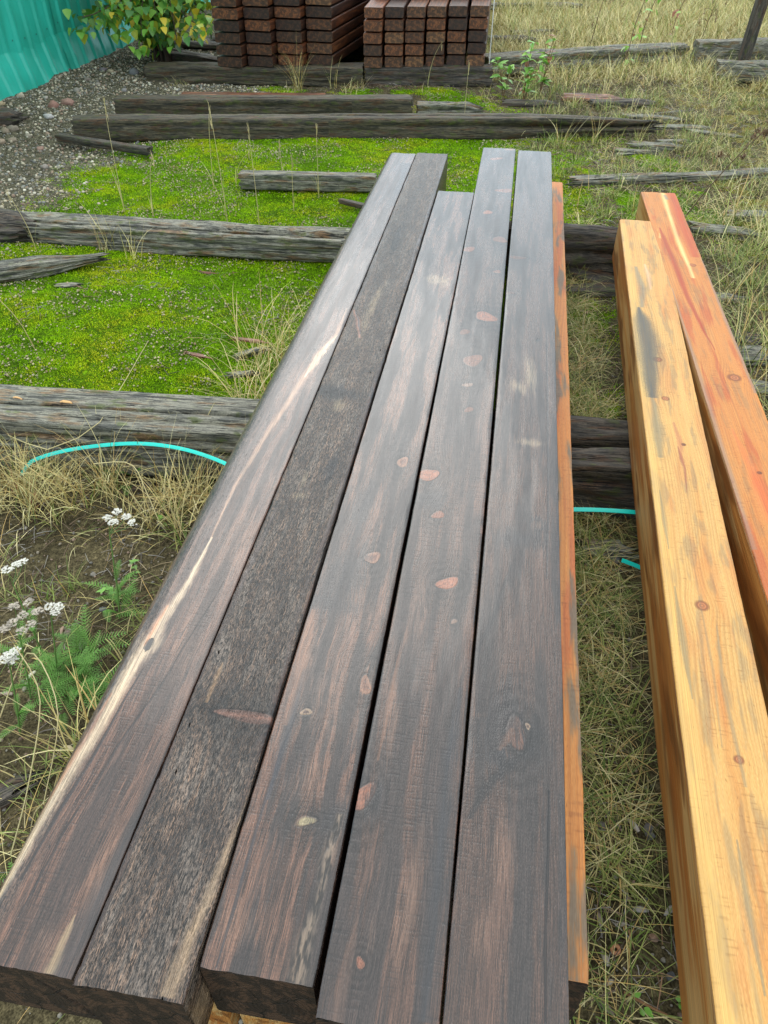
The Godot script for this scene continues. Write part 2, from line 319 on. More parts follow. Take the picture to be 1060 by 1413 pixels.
func dark_board(b: Dictionary) -> Dictionary:
	var W: int = b.W
	var H: int = b.H
	var s: int = b.seed
	var x0: float = b.x0
	var x1: float = b.x1
	var z0: float = b.z0
	var z1: float = b.z1
	var ppx := W / (x1 - x0)
	var ppz := H / absf(z1 - z0)
	var fine := aniso(s, W, H, 1, 34, 0.30, 3, 0.6)
	var fine2 := aniso(s + 11, W, H, 1, 16, 0.55, 2, 0.6)
	var mid := aniso(s + 1, W, H, 2, 70, 0.085, 3, 0.55)
	var stain := aniso(s + 2, W, H, 4, 16, 0.045, 5, 0.6)
	var pinkn := aniso(s + 3, W, H, 4, 120, 0.10, 3, 0.5)
	var sawn := aniso(s + 4, W, H, 32, 1, 0.5, 2, 0.7)
	var flake := aniso(s + 5, W, H, 1, 2, 0.075, 3, 0.62)
	var flake2 := aniso(s + 8, W, H, 1, 2, 0.24, 3, 0.7)
	var speck := aniso(s + 6, W, H, 1, 2, 0.22, 2, 0.5)
	var grainy := aniso(s + 13, W, H, 1, 1, 0.42, 2, 0.6)
	var wob := aniso(s + 7, 8, H, 1, 64, 0.25, 2, 0.5)
	var drift: float = b.get("drift", 0.0)
	var knots: Array = []
	for k in b.knots:
		var c := P(k[0], k[1], b.h)
		var ex := P(k[0] + k[2], k[1], b.h)
		var ey := P(k[0], k[1] - k[3], b.h)
		var rx := maxf(3.0, absf(ex.x - c.x) * ppx)
		var rz := maxf(2.5, absf(ey.z - c.z) * ppz)
		knots.append([(c.x - x0 - drift * (1.0 - (z0 - c.z) / absf(z1 - z0))) * ppx, (z0 - c.z) * ppz, rx, rz, k[4]])
	var rough: float = b.rough
	var saw_a: float = b.saw
	var stain_a: float = b.stain
	var pink_a: float = b.pink
	var wane: float = b.get("wane", 0.0)
	var rgb := PackedByteArray()
	rgb.resize(W * H * 3)
	var ro := PackedByteArray()
	ro.resize(W * H)
	var hg := PackedByteArray()
	hg.resize(W * H)
	var act: Array = []
	for y in H:
		act.clear()
		for k in knots:
			if absf(y - k[1]) < maxf(k[3] * 7.0, 60.0): act.append(k)
		var wv := (wob[y * 8] - 128) * 0.10
		for x in W:
			var o := y * W + x
			var xg := x + wv
			var halo := 0.0
			var swirl := 0.0
			for k in act:
				var dx: float = x - k[0]
				var dy: float = y - k[1]
				if k[4] == "blot" or k[4] == "pinkb" or k[4] == "cream": continue
				var kr: float = maxf(k[2], 5.0)
				var kz: float = maxf(k[3], 5.0)
				var q := dx * dx / (kr * kr * 6.0) + dy * dy / (kz * kz * 14.0)
				if q < 5.0:
					var e := exp(-q)
					xg -= dx * 0.6 * e
					if e > halo:
						halo = e
						swirl = sqrt(dx * dx / (kr * kr) + dy * dy / (kz * kz))
			var xi := clampi(int(xg), 0, W - 1)
			var og := y * W + xi
			var g := fine[og] / 255.0
			var m := mid[og] / 255.0
			var st := stain[o] / 255.0
			var hair := fine2[og] / 255.0
			var t := m * 0.30 + g * 0.35 + hair * 0.35
			t = clampf((t - 0.22) * 1.6, 0.0, 1.0)
			var lines := sin(xg * 0.9 + m * 9.0) * 3.0
			if halo > 0.05: lines = lerpf(lines, sin(swirl * 6.0 + m * 5.0 + g * 2.0) * 13.0, minf(1.0, halo * 1.6))
			var gy := grainy[o] / 255.0
			var gn := lines + (gy - 0.5) * 46.0 + (speck[o] / 255.0 - 0.5) * 18.0
			var hc := clampf((hair - 0.5) * 2.6 + 0.5, 0.0, 1.0)
			t = clampf(t * 0.6 + hc * 0.4, 0.0, 1.0)
			var r := lerpf(30.0, 98.0, t) + gn
			var gg := lerpf(22.0, 70.0, t) + gn * 0.88
			var bb := lerpf(19.0, 57.0, t) + gn * 0.82
			# paler grown wood showing through, in streaks that follow the grain
			var pk := ss(0.50, 0.60, pinkn[og] / 255.0 * 0.45 + (1.0 - st) * 0.35 + hair * 0.2) * pink_a
			r += pk * 52.0 * (0.45 + hc * 0.5)
			gg += pk * 36.0 * (0.45 + hc * 0.5)
			bb += pk * 27.0 * (0.45 + hc * 0.5)
			var sv := ss(0.47, 0.57, st + (g - 0.5) * 0.30 + (hair - 0.5) * 0.14) * stain_a
			r = lerpf(r, 22.0 + t * 36.0 + gn, sv)
			gg = lerpf(gg, 20.0 + t * 31.0 + gn, sv)
			bb = lerpf(bb, 21.0 + t * 29.0 + gn, sv)
			# fine drying splits
			if hair < 0.27 and g < 0.47:
				r *= 0.55; gg *= 0.55; bb *= 0.57
			var hgt := 0.5 + (hair - 0.5) * 0.22 + (grainy[o] / 255.0 - 0.5) * 0.25
			# saw lines across
			var sl := ss(0.52, 0.80, sawn[o] / 255.0) * saw_a * ss(0.25, 0.60, stain[(H - 1 - y) * W + x] / 255.0)
			r *= 1.0 - 0.26 * sl
			gg *= 1.0 - 0.26 * sl
			bb *= 1.0 - 0.24 * sl
			hgt -= sl * 0.10
			var rg := 0.30 + (hair - 0.5) * 0.18 + (st - 0.5) * 0.30
			# torn fibre
			var rr := rough
			if wane > 0.0:
				rr = 0.75 * ss(wane + 0.08, wane - 0.12, float(x) / W + (m - 0.5) * 0.25)
			if rr > 0.01:
				rr *= ss(0.02, 0.10, minf(float(x), float(W - 1 - x)) / W + (m - 0.42) * 0.25) if rough > 0.5 else 1.0
				var f1 := flake[o] / 255.0
				var f2 := flake2[o] / 255.0
				var big := stain[(y * 3 % H) * W + x] / 255.0
				var fv := clampf((f2 * 0.40 + gy * 0.34 + hair * 0.26 - 0.5) * 3.0 + 0.5 + (big - 0.5) * 0.8, 0.0, 1.0)
				var c1 := ss(0.45, 0.9, 1.0 - absf(2.0 * f1 - 1.0) * 3.2) * (0.4 + 0.6 * ss(0.8, 0.4, f2))
				var tan := ss(0.40, 0.60, m * 0.5 + (1.0 - big) * 0.5 + (g - 0.5) * 0.3)
				var k2 := 1.0 - 0.78 * c1
				r = lerpf(r, lerpf(38.0, lerpf(124.0, 160.0, tan), fv) * k2, rr)
				gg = lerpf(gg, lerpf(32.0, lerpf(110.0, 129.0, tan), fv) * k2, rr)
				bb = lerpf(bb, lerpf(29.0, lerpf(98.0, 106.0, tan), fv) * k2, rr)
				hgt = lerpf(hgt, 0.1 + 0.7 * fv - 0.2 * c1, rr)
				rg = lerpf(rg, 0.44, rr)
			# pores and pits
			var sp := speck[o] / 255.0
			if sp < 0.16 and wane > 0.0 and x < W * 0.42:
				r *= 0.4; gg *= 0.4; bb *= 0.4
				hgt -= 0.3
			elif sp < 0.10 and rough < 0.5:
				r *= 0.7; gg *= 0.7; bb *= 0.7
				hgt -= 0.08
			if halo > 0.02:
				var hd := 1.0 - 0.35 * halo
				r *= hd; gg *= hd; bb *= hd
			# knots
			for k in act:
				var kx: float = (x - k[0]) / k[2]
				var ky: float = (y - k[1]) / k[3]
				if absf(kx) > 2.0 or absf(ky) > 2.0: continue
				var kp: float = k[0] * 0.37 + k[1] * 0.11
				ky += kx * 0.35 * sin(kp)
				var ka := atan2(ky, kx)
				var d := sqrt(kx * kx + ky * ky) * (1.0 + 0.14 * sin(2.0 * ka + kp) + 0.10 * sin(3.0 * ka + kp * 2.3)) + (g - 0.5) * 0.14 + (gy - 0.5) * 0.12
				var kt: String = k[4]
				if kt == "blot" or kt == "pinkb" or kt == "cream":
					var d2 := sqrt(kx * kx + ky * ky) + (hair - 0.5) * 1.1 + (g - 0.5) * 1.0 + (stain[o] / 255.0 - 0.5) * 1.2
					var al := ss(1.05, 0.45, d2)
					if kt == "blot":
						al *= 0.66
						r = lerpf(r, 33.0 + gn * 0.6, al); gg = lerpf(gg, 33.0 + gn * 0.6, al); bb = lerpf(bb, 36.0 + gn * 0.6, al)
					elif kt == "pinkb":
						al *= 0.42 * ss(0.25, 0.7, hair)
						r = lerpf(r, 152.0 + gn, al); gg = lerpf(gg, 116.0 + gn, al); bb = lerpf(bb, 94.0 + gn, al)
					else:
						al *= 0.6 * ss(0.15, 0.6, hair)
						r = lerpf(r, 176.0 + gn, al); gg = lerpf(gg, 156.0 + gn, al); bb = lerpf(bb, 124.0 + gn, al)
					continue
				if d > 1.35: continue
				var ins := ss(1.12, 0.80, d)
				var rim := ss(1.2, 1.02, d) * ss(0.86, 1.0, d)
				var kv := 0.85 + 0.3 * sin(kp * 5.0)
				var kc := Vector3(142, 86, 62) * kv
				match kt:
					"ring": kc = (Vector3(140, 98, 76) if d > 0.55 else Vector3(104, 68, 52)) * kv
					"eye": kc = Vector3(164, 136, 108) if d > 0.5 else Vector3(78, 56, 46)
					"pale": kc = Vector3(162, 148, 112) if d < 0.75 else Vector3(118, 98, 74)
					"small": kc = Vector3(132, 104, 88)
					"big": kc = Vector3(146, 90, 66)
					"brown": kc = Vector3(108, 68, 50)
					"sliver": kc = Vector3(142, 100, 84).lerp(Vector3(70, 52, 46), ss(0.0, 0.5, absf(ky)) * 0.5)
					"dark": kc = Vector3(24, 19, 18)
					"hole": kc = Vector3(14, 11, 11) if d < 0.8 else Vector3(160, 142, 120)
				kc *= 0.94 + 0.11 * sin(d * 13.0 + g * 4.0)
				kc += Vector3.ONE * ((gy - 0.5) * 34.0 + (hc - 0.5) * 22.0)
				# a radial check or two in the bigger ones
				if k[2] > 7.0 and d < 0.8 and absf(sin(ka * 1.5 + kp)) < 0.07: kc *= 0.5
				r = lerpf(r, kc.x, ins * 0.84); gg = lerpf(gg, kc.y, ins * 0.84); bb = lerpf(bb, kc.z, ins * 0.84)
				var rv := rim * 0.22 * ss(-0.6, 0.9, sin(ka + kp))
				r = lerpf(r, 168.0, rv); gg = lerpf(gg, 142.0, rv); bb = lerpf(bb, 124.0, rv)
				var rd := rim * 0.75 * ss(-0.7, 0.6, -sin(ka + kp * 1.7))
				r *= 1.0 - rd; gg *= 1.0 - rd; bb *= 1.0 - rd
				hgt += -0.12 * rim + 0.06 * ins
				if k[4] == "hole" and d < 0.8: hgt = 0.0
				if kt == "dark": hgt -= 0.3 * ins
			rgb[o * 3] = clampi(int(r), 4, 250)
			rgb[o * 3 + 1] = clampi(int(gg), 4, 250)
			rgb[o * 3 + 2] = clampi(int(bb), 4, 250)
			ro[o] = clampi(int(rg * 255.0), 30, 230)
			hg[o] = clampi(int(hgt * 255.0), 0, 255)
	# strokes along the board
	for sdef in b.strokes:
		var pts: Array = []
		var off: float = sdef.get("off", 0.0)
		for k in sdef.p.size():
			var q := P(sdef.p[k][0], sdef.p[k][1], b.h)
			pts.append(Vector3((q.x + off - x0 - drift * (1.0 - (z0 - q.z) / absf(z1 - z0))) * ppx, (z0 - q.z) * ppz, sdef.w[k] * ppx))
		paint_stroke(pts, sdef, W, H, rgb, hg, fine, flake, mid)
	return pack(W, H, rgb, ro, hg)

func paint_stroke(pts: Array, sdef: Dictionary, W: int, H: int, rgb: PackedByteArray, hg: PackedByteArray, fine: PackedByteArray, flake: PackedByteArray, mid: PackedByteArray) -> void:
	var cr: float = sdef.c[0]
	var cg: float = sdef.c[1]
	var cb: float = sdef.c[2]
	var am: float = sdef.a
	var dep: float = sdef.get("d", 0.0)
	var fib: float = sdef.get("fib", 0.0)
	if pts[0].y > pts[-1].y: pts.reverse()
	for k in pts.size() - 1:
		var a: Vector3 = pts[k]
		var c: Vector3 = pts[k + 1]
		for y in range(clampi(int(a.y), 0, H - 1), clampi(int(c.y), 0, H - 1)):
			var t := clampf((y - a.y) / maxf(1.0, c.y - a.y), 0.0, 1.0)
			t = t * t * (3.0 - 2.0 * t) * 0.5 + t * 0.5
			var cx := lerpf(a.x, c.x, t)
			var w := maxf(0.7, lerpf(a.z, c.z, t))
			for x in range(maxi(0, int(cx - w * 1.8 - 2)), mini(W - 1, int(cx + w * 1.8 + 2))):
				var o := y * W + x
				var g := fine[o] / 255.0
				var d := absf(x - cx) / w + (g - 0.5) * 0.7 + (flake[o] / 255.0 - 0.5) * 0.7 + (mid[o] / 255.0 - 0.5) * 0.4
				var al := ss(1.5, 0.15, d) * am
				al = clampf(al * clampf(0.45 + 0.9 * g, 0.0, 1.0), 0.0, 1.0)
				if al <= 0.0: continue
				var v := 0.78 + 0.44 * g
				if fib > 0.0: v = lerpf(0.35, 1.5, ss(0.3, 0.7, flake[o] / 255.0))
				rgb[o * 3] = clampi(int(lerpf(rgb[o * 3], cr * v, al)), 4, 250)
				rgb[o * 3 + 1] = clampi(int(lerpf(rgb[o * 3 + 1], cg * v, al)), 4, 250)
				rgb[o * 3 + 2] = clampi(int(lerpf(rgb[o * 3 + 2], cb * v, al)), 4, 250)
				var hv := hg[o] + dep * 255.0 * al
				if fib > 0.0: hv = lerpf(hg[o], flake[o] * 0.8, al)
				hg[o] = clampi(int(hv), 0, 255)

func orange_board(b: Dictionary) -> Dictionary:
	var W: int = b.W
	var H: int = b.H
	var s: int = b.seed
	var fine := aniso(s, W, H, 1, 40, 0.28, 3, 0.6)
	var mid := aniso(s + 1, W, H, 4, 60, 0.05, 3, 0.5)
	var stain := aniso(s + 2, W, H, 3, 6, 0.045, 5, 0.62)
	var redn := aniso(s + 3, W, H, 4, 10, 0.04, 4, 0.55)
	var speck := aniso(s + 4, W, H, 1, 3, 0.20, 2, 0.5)
	var wob := aniso(s + 5, 8, H, 1, 80, 0.22, 2, 0.5)
	var sawn := aniso(s + 6, W, H, 40, 1, 0.35, 2, 0.6)
	var grainy := aniso(s + 13, W, H, 1, 2, 0.45, 2, 0.6)
	var blue: float = b.blue
	var red: float = b.red
	var warm: float = b.get("warm", 0.0)
	var flake := speck
	var rgb := PackedByteArray()
	rgb.resize(W * H * 3)
	var ro := PackedByteArray()
	ro.resize(W * H)
	var hg := PackedByteArray()
	hg.resize(W * H)
	var kn: Array = []
	if b.has("len"):
		for k in b.knots: kn.append([k[1] * W, k[0] / float(b.len) * H, k[2] / float(b.wid) * W, k[2] / float(b.len) * H, k[3]])
	var act: Array = []
	for y in H:
		act.clear()
		for k in kn:
			if absf(y - k[1]) < k[3] * 9.0: act.append(k)
		var wv := (wob[y * 8] - 128) * 0.14
		for x in W:
			var o := y * W + x
			var xg := x + wv
			for k in act:
				var dx: float = x - k[0]
				var dy: float = y - k[1]
				var q: float = dx * dx / (k[2] * k[2] * 7.0) + dy * dy / (k[3] * k[3] * 18.0)
				if q < 5.0: xg -= dx * 0.75 * exp(-q)
			var xi := clampi(int(xg), 0, W - 1)
			var og := y * W + xi
			var g := fine[og] / 255.0
			var m := mid[og] / 255.0
			var ring := 0.5 + 0.5 * sin(xg * 0.55 + m * 11.0 + g * 1.6)
			ring = pow(ring, 2.0) * ss(0.2, 0.7, redn[(H - 1 - y) * W + x] / 255.0)
			var t := clampf((m - 0.3) * 1.2 + red * 0.8 - 0.25, 0, 1)
			var r := lerpf(202.0, 192.0, t)
			var gg := lerpf(160.0, 132.0, t)
			var bb := lerpf(94.0, 66.0, t)
			r = lerpf(r, 184.0, warm); gg = lerpf(gg, 108.0, warm); bb = lerpf(bb, 44.0, warm)
			var pale := ss(0.52, 0.8, redn[(H - 1 - y) * W + x] / 255.0)
			pale *= 1.0 - warm
			r = lerpf(r, 198.0, pale * 0.8); gg = lerpf(gg, 156.0, pale * 0.8); bb = lerpf(bb, 92.0, pale * 0.8)
			var rd := ss(0.56, 0.82, redn[o] / 255.0) * red
			r = lerpf(r, 164.0, rd); gg = lerpf(gg, 66.0, rd); bb = lerpf(bb, 28.0, rd)
			var v := 1.0 - 0.075 * ring - 0.15 * (0.5 - g)
			r *= v; gg *= v * (1.0 - 0.04 * ring); bb *= v * (1.0 - 0.10 * ring)
			var sv := ss(0.54, 0.80, stain[o] / 255.0 + (g - 0.5) * 0.16 + (grainy[o] / 255.0 - 0.5) * 0.12) * blue
			r = lerpf(r, 92.0, sv * 0.85); gg = lerpf(gg, 88.0, sv * 0.85); bb = lerpf(bb, 80.0, sv * 0.85)
			var sl := ss(0.62, 0.85, sawn[o] / 255.0) * ss(0.45, 0.7, stain[(H - 1 - y) * W + x] / 255.0)
			r *= 1.0 - 0.12 * sl; gg *= 1.0 - 0.15 * sl; bb *= 1.0 - 0.18 * sl
			var gn := (grainy[o] / 255.0 - 0.5) * 34.0 * (0.3 + g)
			r += gn; gg += gn * 1.1; bb += gn * 1.1
			var hgt := 0.5 + (g - 0.5) * 0.22 - 0.05 * sl + (grainy[o] / 255.0 - 0.5) * 0.15
			if speck[o] < 22:
				r *= 0.72; gg *= 0.68; bb *= 0.62
			for k in act:
				var kx: float = (x - k[0]) / k[2]
				var ky: float = (y - k[1]) / k[3]
				var d := sqrt(kx * kx + ky * ky) + (g - 0.5) * 0.2
				if d > 1.5: continue
				var ins := ss(1.1, 0.85, d)
				var kc := Vector3(178, 104, 62)
				if k[4] == "dk": kc = Vector3(96, 56, 34)
				kc *= 0.88 + 0.16 * sin(d * 14.0)
				r = lerpf(r, kc.x, ins * 0.8); gg = lerpf(gg, kc.y, ins * 0.8); bb = lerpf(bb, kc.z, ins * 0.8)
				var rim := ss(1.4, 1.05, d) * ss(0.7, 0.95, d)
				r *= 1.0 - 0.22 * rim; gg *= 1.0 - 0.28 * rim; bb *= 1.0 - 0.32 * rim
			rgb[o * 3] = clampi(int(r), 4, 250)
			rgb[o * 3 + 1] = clampi(int(gg), 4, 250)
			rgb[o * 3 + 2] = clampi(int(bb), 4, 250)
			ro[o] = clampi(int((0.56 + (g - 0.5) * 0.2) * 255.0), 30, 230)
			hg[o] = clampi(int(hgt * 255.0), 0, 255)
	for sdef in b.bands:
		var pts: Array = []
		for k in sdef.p.size():
			pts.append(Vector3(sdef.p[k][1] * W, sdef.p[k][0] / float(b.len) * H, sdef.w[k] * W))
		paint_stroke(pts, sdef, W, H, rgb, hg, fine, grainy, stain)
	return pack(W, H, rgb, ro, hg)

func old_wood(b: Dictionary) -> Dictionary:
	var W: int = b.W
	var H: int = b.H
	var s: int = b.seed
	var fine := aniso(s, W, H, 1, 18, 0.34, 3, 0.65)
	var grainy := aniso(s + 13, W, H, 1, 2, 0.45, 2, 0.6)
	var fine2 := aniso(s + 9, W, H, 1, 14, 0.6, 2, 0.6)
	var mid := aniso(s + 1, W, H, 2, 30, 0.06, 4, 0.6)
	var patch := aniso(s + 2, W, H, 3, 8, 0.05, 5, 0.6)
	var crk := aniso(s + 3, W, H, 1, 40, 0.10, 2, 0.5)
	var crk2 := aniso(s + 17, W, H, 1, 24, 0.13, 2, 0.6)
	var moss := aniso(s + 4, W, H, 4, 4, 0.05, 4, 0.6)
	var tone: int = b.tone
	var rgb := PackedByteArray()
	rgb.resize(W * H * 3)
	var ro := PackedByteArray()
	ro.resize(W * H)
	var hg := PackedByteArray()
	hg.resize(W * H)
	for y in H:
		for x in W:
			var o := y * W + x
			var g := fine[o] / 255.0
			var m := mid[o] / 255.0
			var p := patch[o] / 255.0
			var t := clampf((m * 0.22 + g * 0.38 + fine2[o] / 255.0 * 0.4 - 0.2) * 1.5, 0.0, 1.0)
			var r := lerpf(88.0, 174.0, t)
			var gg := lerpf(87.0, 171.0, t)
			var bb := lerpf(77.0, 152.0, t)
			if tone == 1:
				r = lerpf(42.0, 126.0, t); gg = lerpf(38.0, 115.0, t); bb = lerpf(33.0, 99.0, t)
			var br := ss(0.58, 0.85, p)
			r = lerpf(r, r * 0.9 + 8.0, br); gg = lerpf(gg, gg * 0.78, br); bb = lerpf(bb, bb * 0.62, br)
			var bl := ss(0.42, 0.2, p) * 0.35
			r *= 1.0 - bl; gg *= 1.0 - bl * 0.95; bb *= 1.0 - bl * 0.9
			var cv := ss(0.045, 0.012, absf(crk[o] / 255.0 - 0.5))
			r *= 1.0 - 0.72 * cv; gg *= 1.0 - 0.72 * cv; bb *= 1.0 - 0.72 * cv
			var gr := 0.76 + 0.48 * grainy[o] / 255.0
			if fine2[o] < 74: gr *= 0.58
			if absi(crk2[o] - 128) < 5: gr *= 0.45
			r *= gr; gg *= gr; bb *= gr
			var mo := ss(0.66, 0.85, moss[o] / 255.0) * 0.5
			r = lerpf(r, 62.0 * (0.6 + g), mo); gg = lerpf(gg, 76.0 * (0.6 + g), mo); bb = lerpf(bb, 24.0, mo)
			rgb[o * 3] = clampi(int(r), 4, 250)
			rgb[o * 3 + 1] = clampi(int(gg), 4, 250)
			rgb[o * 3 + 2] = clampi(int(bb), 4, 250)
			ro[o] = clampi(int((0.66 + (g - 0.5) * 0.2) * 255.0), 30, 240)
			hg[o] = clampi(int((0.30 + g * 0.3 + fine2[o] / 255.0 * 0.3 + m * 0.2 - cv * 0.7) * 255.0), 0, 255)
	return pack(W, H, rgb, ro, hg)

func tar_wood(b: Dictionary) -> Dictionary:
	var W: int = b.W
	var H: int = b.H
	var s: int = b.seed
	var black: bool = b.get("gap_shade", false)
	var fine := aniso(s, W, H, 1, 6, 0.35, 3, 0.6)
	var patch := aniso(s + 1, W, H, 2, 2, 0.03, 4, 0.6)
	var patch2 := aniso(s + 2, W, H, 4, 6, 0.06, 4, 0.6)
	var rgb := PackedByteArray()
	rgb.resize(W * H * 3)
	var ro := PackedByteArray()
	ro.resize(W * H)
	var hg := PackedByteArray()
	hg.resize(W * H)
	for o in W * H:
		var g := fine[o] / 255.0
		var p := ss(0.3, 0.75, patch[o] / 255.0)
		var q := ss(0.58, 0.85, patch2[o] / 255.0)
		var t := clampf(0.15 + p * 0.7 + (g - 0.5) * 0.14, 0, 1)
		var r := lerpf(74.0, 140.0, t)
		var gg := lerpf(48.0, 88.0, t)
		var bb := lerpf(36.0, 60.0, t)
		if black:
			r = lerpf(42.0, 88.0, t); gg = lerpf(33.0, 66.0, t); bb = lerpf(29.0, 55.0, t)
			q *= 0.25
		r = lerpf(r, 176.0, q * 0.7); gg = lerpf(gg, 118.0, q * 0.7); bb = lerpf(bb, 80.0, q * 0.7)
		rgb[o * 3] = clampi(int(r), 4, 250)
		rgb[o * 3 + 1] = clampi(int(gg), 4, 250)
		rgb[o * 3 + 2] = clampi(int(bb), 4, 250)
		ro[o] = clampi(int((0.5 + (g - 0.5) * 0.3) * 255.0), 30, 230)
		hg[o] = clampi(int((0.5 + (g - 0.5) * 0.7) * 255.0), 0, 255)
	return pack(W, H, rgb, ro, hg)

func ring_wood(b: Dictionary) -> Dictionary:
	# end grain: growth rings round a pith below the middle, radial checks, blotches of preservative
	var W: int = b.W
	var s: int = b.seed
	var fine := aniso(s, W, W, 1, 1, 0.30, 3, 0.6)
	var blot := aniso(s + 1, W, W, 2, 2, 0.035, 4, 0.6)
	var wob := aniso(s + 2, W, W, 4, 4, 0.06, 3, 0.5)
	var dark: bool = b.dark
	var rgb := PackedByteArray()
	rgb.resize(W * W * 3)
	var ro := PackedByteArray()
	ro.resize(W * W)
	var hg := PackedByteArray()
	hg.resize(W * W)
	for y in W:
		for x in W:
			var o := y * W + x
			var dx := x / float(W)
			if dx > 0.5: dx -= 1.0
			var dy := y / float(W) - 0.22
			var f := fine[o] / 255.0
			var w := wob[o] / 255.0
			var d := sqrt(dx * dx + dy * dy)
			var a := atan2(dy, dx)
			var ring := pow(0.5 + 0.5 * sin(d * 190.0 + w * 7.0), 2.0)
			var chk := ss(0.045, 0.012, absf(sin(a * 2.5 + w * 1.2 + 0.6)) * d * 2.0) * ss(0.03, 0.10, d)
			var p := ss(0.38, 0.66, blot[o] / 255.0)
			var r := lerpf(88.0, 142.0, p)
			var gg := lerpf(62.0, 98.0, p)
			var bb := lerpf(46.0, 68.0, p)
			if dark:
				r = lerpf(46.0, 78.0, p); gg = lerpf(36.0, 58.0, p); bb = lerpf(30.0, 45.0, p)
			var v := (0.78 + 0.44 * f) * (1.0 - 0.26 * ring) * (1.0 - 0.7 * chk)
			rgb[o * 3] = clampi(int(r * v), 4, 250)
			rgb[o * 3 + 1] = clampi(int(gg * v), 4, 250)
			rgb[o * 3 + 2] = clampi(int(bb * v), 4, 250)
			ro[o] = clampi(int((0.55 + (f - 0.5) * 0.3) * 255.0), 30, 230)
			hg[o] = clampi(int((0.55 + (f - 0.5) * 0.5 - 0.15 * ring - 0.5 * chk) * 255.0), 0, 255)
	return pack(W, W, rgb, ro, hg)

func fresh_wood(b: Dictionary) -> Dictionary:
	var W: int = b.W
	var H: int = b.H
	var s: int = b.seed
	var fine := aniso(s, W, H, 1, 26, 0.28, 3, 0.6)
	var mid := aniso(s + 1, W, H, 3, 50, 0.06, 3, 0.5)
	var patch := aniso(s + 2, W, H, 3, 14, 0.06, 4, 0.6)
	var wet := aniso(s + 3, W, H, 5, 8, 0.05, 4, 0.6)
	var rgb := PackedByteArray()
	rgb.resize(W * H * 3)
	var ro := PackedByteArray()
	ro.resize(W * H)
	var hg := PackedByteArray()
	hg.resize(W * H)
	for o in W * H:
		var g := fine[o] / 255.0
		var m := mid[o] / 255.0
		var p := ss(0.42, 0.66, patch[o] / 255.0)
		var r := lerpf(186.0, 148.0, m)
		var gg := lerpf(136.0, 88.0, m)
		var bb := lerpf(72.0, 36.0, m)
		r = lerpf(r, 190.0, p * 0.75); gg = lerpf(gg, 160.0, p * 0.75); bb = lerpf(bb, 108.0, p * 0.75)
		var w := ss(0.55, 0.8, wet[o] / 255.0)
		r = lerpf(r, 104.0, w * 0.7); gg = lerpf(gg, 62.0, w * 0.7); bb = lerpf(bb, 26.0, w * 0.7)
		var v := 0.80 + 0.40 * g
		rgb[o * 3] = clampi(int(r * v), 4, 250)
		rgb[o * 3 + 1] = clampi(int(gg * v), 4, 250)
		rgb[o * 3 + 2] = clampi(int(bb * v), 4, 250)
		ro[o] = clampi(int((0.5 + (g - 0.5) * 0.3) * 255.0), 30, 230)
		hg[o] = clampi(int((0.3 + g * 0.5 + m * 0.2) * 255.0), 0, 255)
	return pack(W, H, rgb, ro, hg)

const GX0 := -7.0
const GX1 := 5.0
const GZ0 := -12.5
const GZ1 := 0.8
func ground_maps(b: Dictionary) -> Dictionary:
	var W: int = b.W
	var H: int = b.H
	var s: int = b.seed
	var fine := aniso(s, W, H, 1, 1, 0.30, 3, 0.7)
	var mid := aniso(s + 1, W, H, 1, 1, 0.05, 4, 0.6)
	var chips := aniso(s + 2, W, H, 1, 1, 0.21, 1, 0.5)
	var rgb := PackedByteArray()
	rgb.resize(W * H * 3)
	# zone weights on a coarse lattice, then blended pixel by pixel
	var LW := 257
	var LH := 285
	var zw: PackedFloat32Array = []
	zw.resize(LW * LH * 4)
	for j in LH:
		for i in LW:
			var q := zone(lerpf(GX0, GX1, i / float(LW - 1)), lerpf(GZ0, GZ1, j / float(LH - 1)))
			var k := (j * LW + i) * 4
			zw[k] = q.x; zw[k + 1] = q.y; zw[k + 2] = q.z; zw[k + 3] = q.w
	for y in H:
		var fy := y * (LH - 1) / float(H)
		var j := int(fy)
		for x in W:
			var o := y * W + x
			var i := int(x * (LW - 1) / float(W))
			var k := (j * LW + i) * 4
			var f := fine[o] / 255.0
			var m := mid[o] / 255.0
			var c := chips[o] / 255.0
			var sh := (f - 0.5) * 0.6 + (m - 0.5) * 0.5
			var wm := zw[k] + sh * 0.6
			var wg := zw[k + 1] + sh * 0.4
			var wst := zw[k + 2] - sh * 0.4
			var wso := zw[k + 3]
			var r := 0.0
			var gg := 0.0
			var bb := 0.0
			var v := 0.72 + 0.56 * f
			if wm > wg and wm > wst and wm > wso * 0.9:
				var t := clampf((m - 0.25) * 2.0, 0, 1)
				r = lerpf(84.0, 116.0, t) * v; gg = lerpf(124.0, 162.0, t) * v; bb = lerpf(6.0, 10.0, t) * v
			elif wg > wst and wg > wso:
				r = lerpf(88.0, 150.0, c) * v; gg = lerpf(88.0, 146.0, c) * v; bb = lerpf(74.0, 126.0, c) * v
			elif wst > wso:
				r = lerpf(126.0, 176.0, m) * v; gg = lerpf(118.0, 164.0, m) * v; bb = lerpf(64.0, 92.0, m) * v
			else:
				r = lerpf(86.0, 136.0, m) * v; gg = lerpf(81.0, 127.0, m) * v; bb = lerpf(62.0, 98.0, m) * v
			rgb[o * 3] = clampi(int(r), 4, 250)
			rgb[o * 3 + 1] = clampi(int(gg), 4, 250)
			rgb[o * 3 + 2] = clampi(int(bb), 4, 250)
	return {"c": Image.create_from_data(W, H, false, Image.FORMAT_RGB8, rgb)}

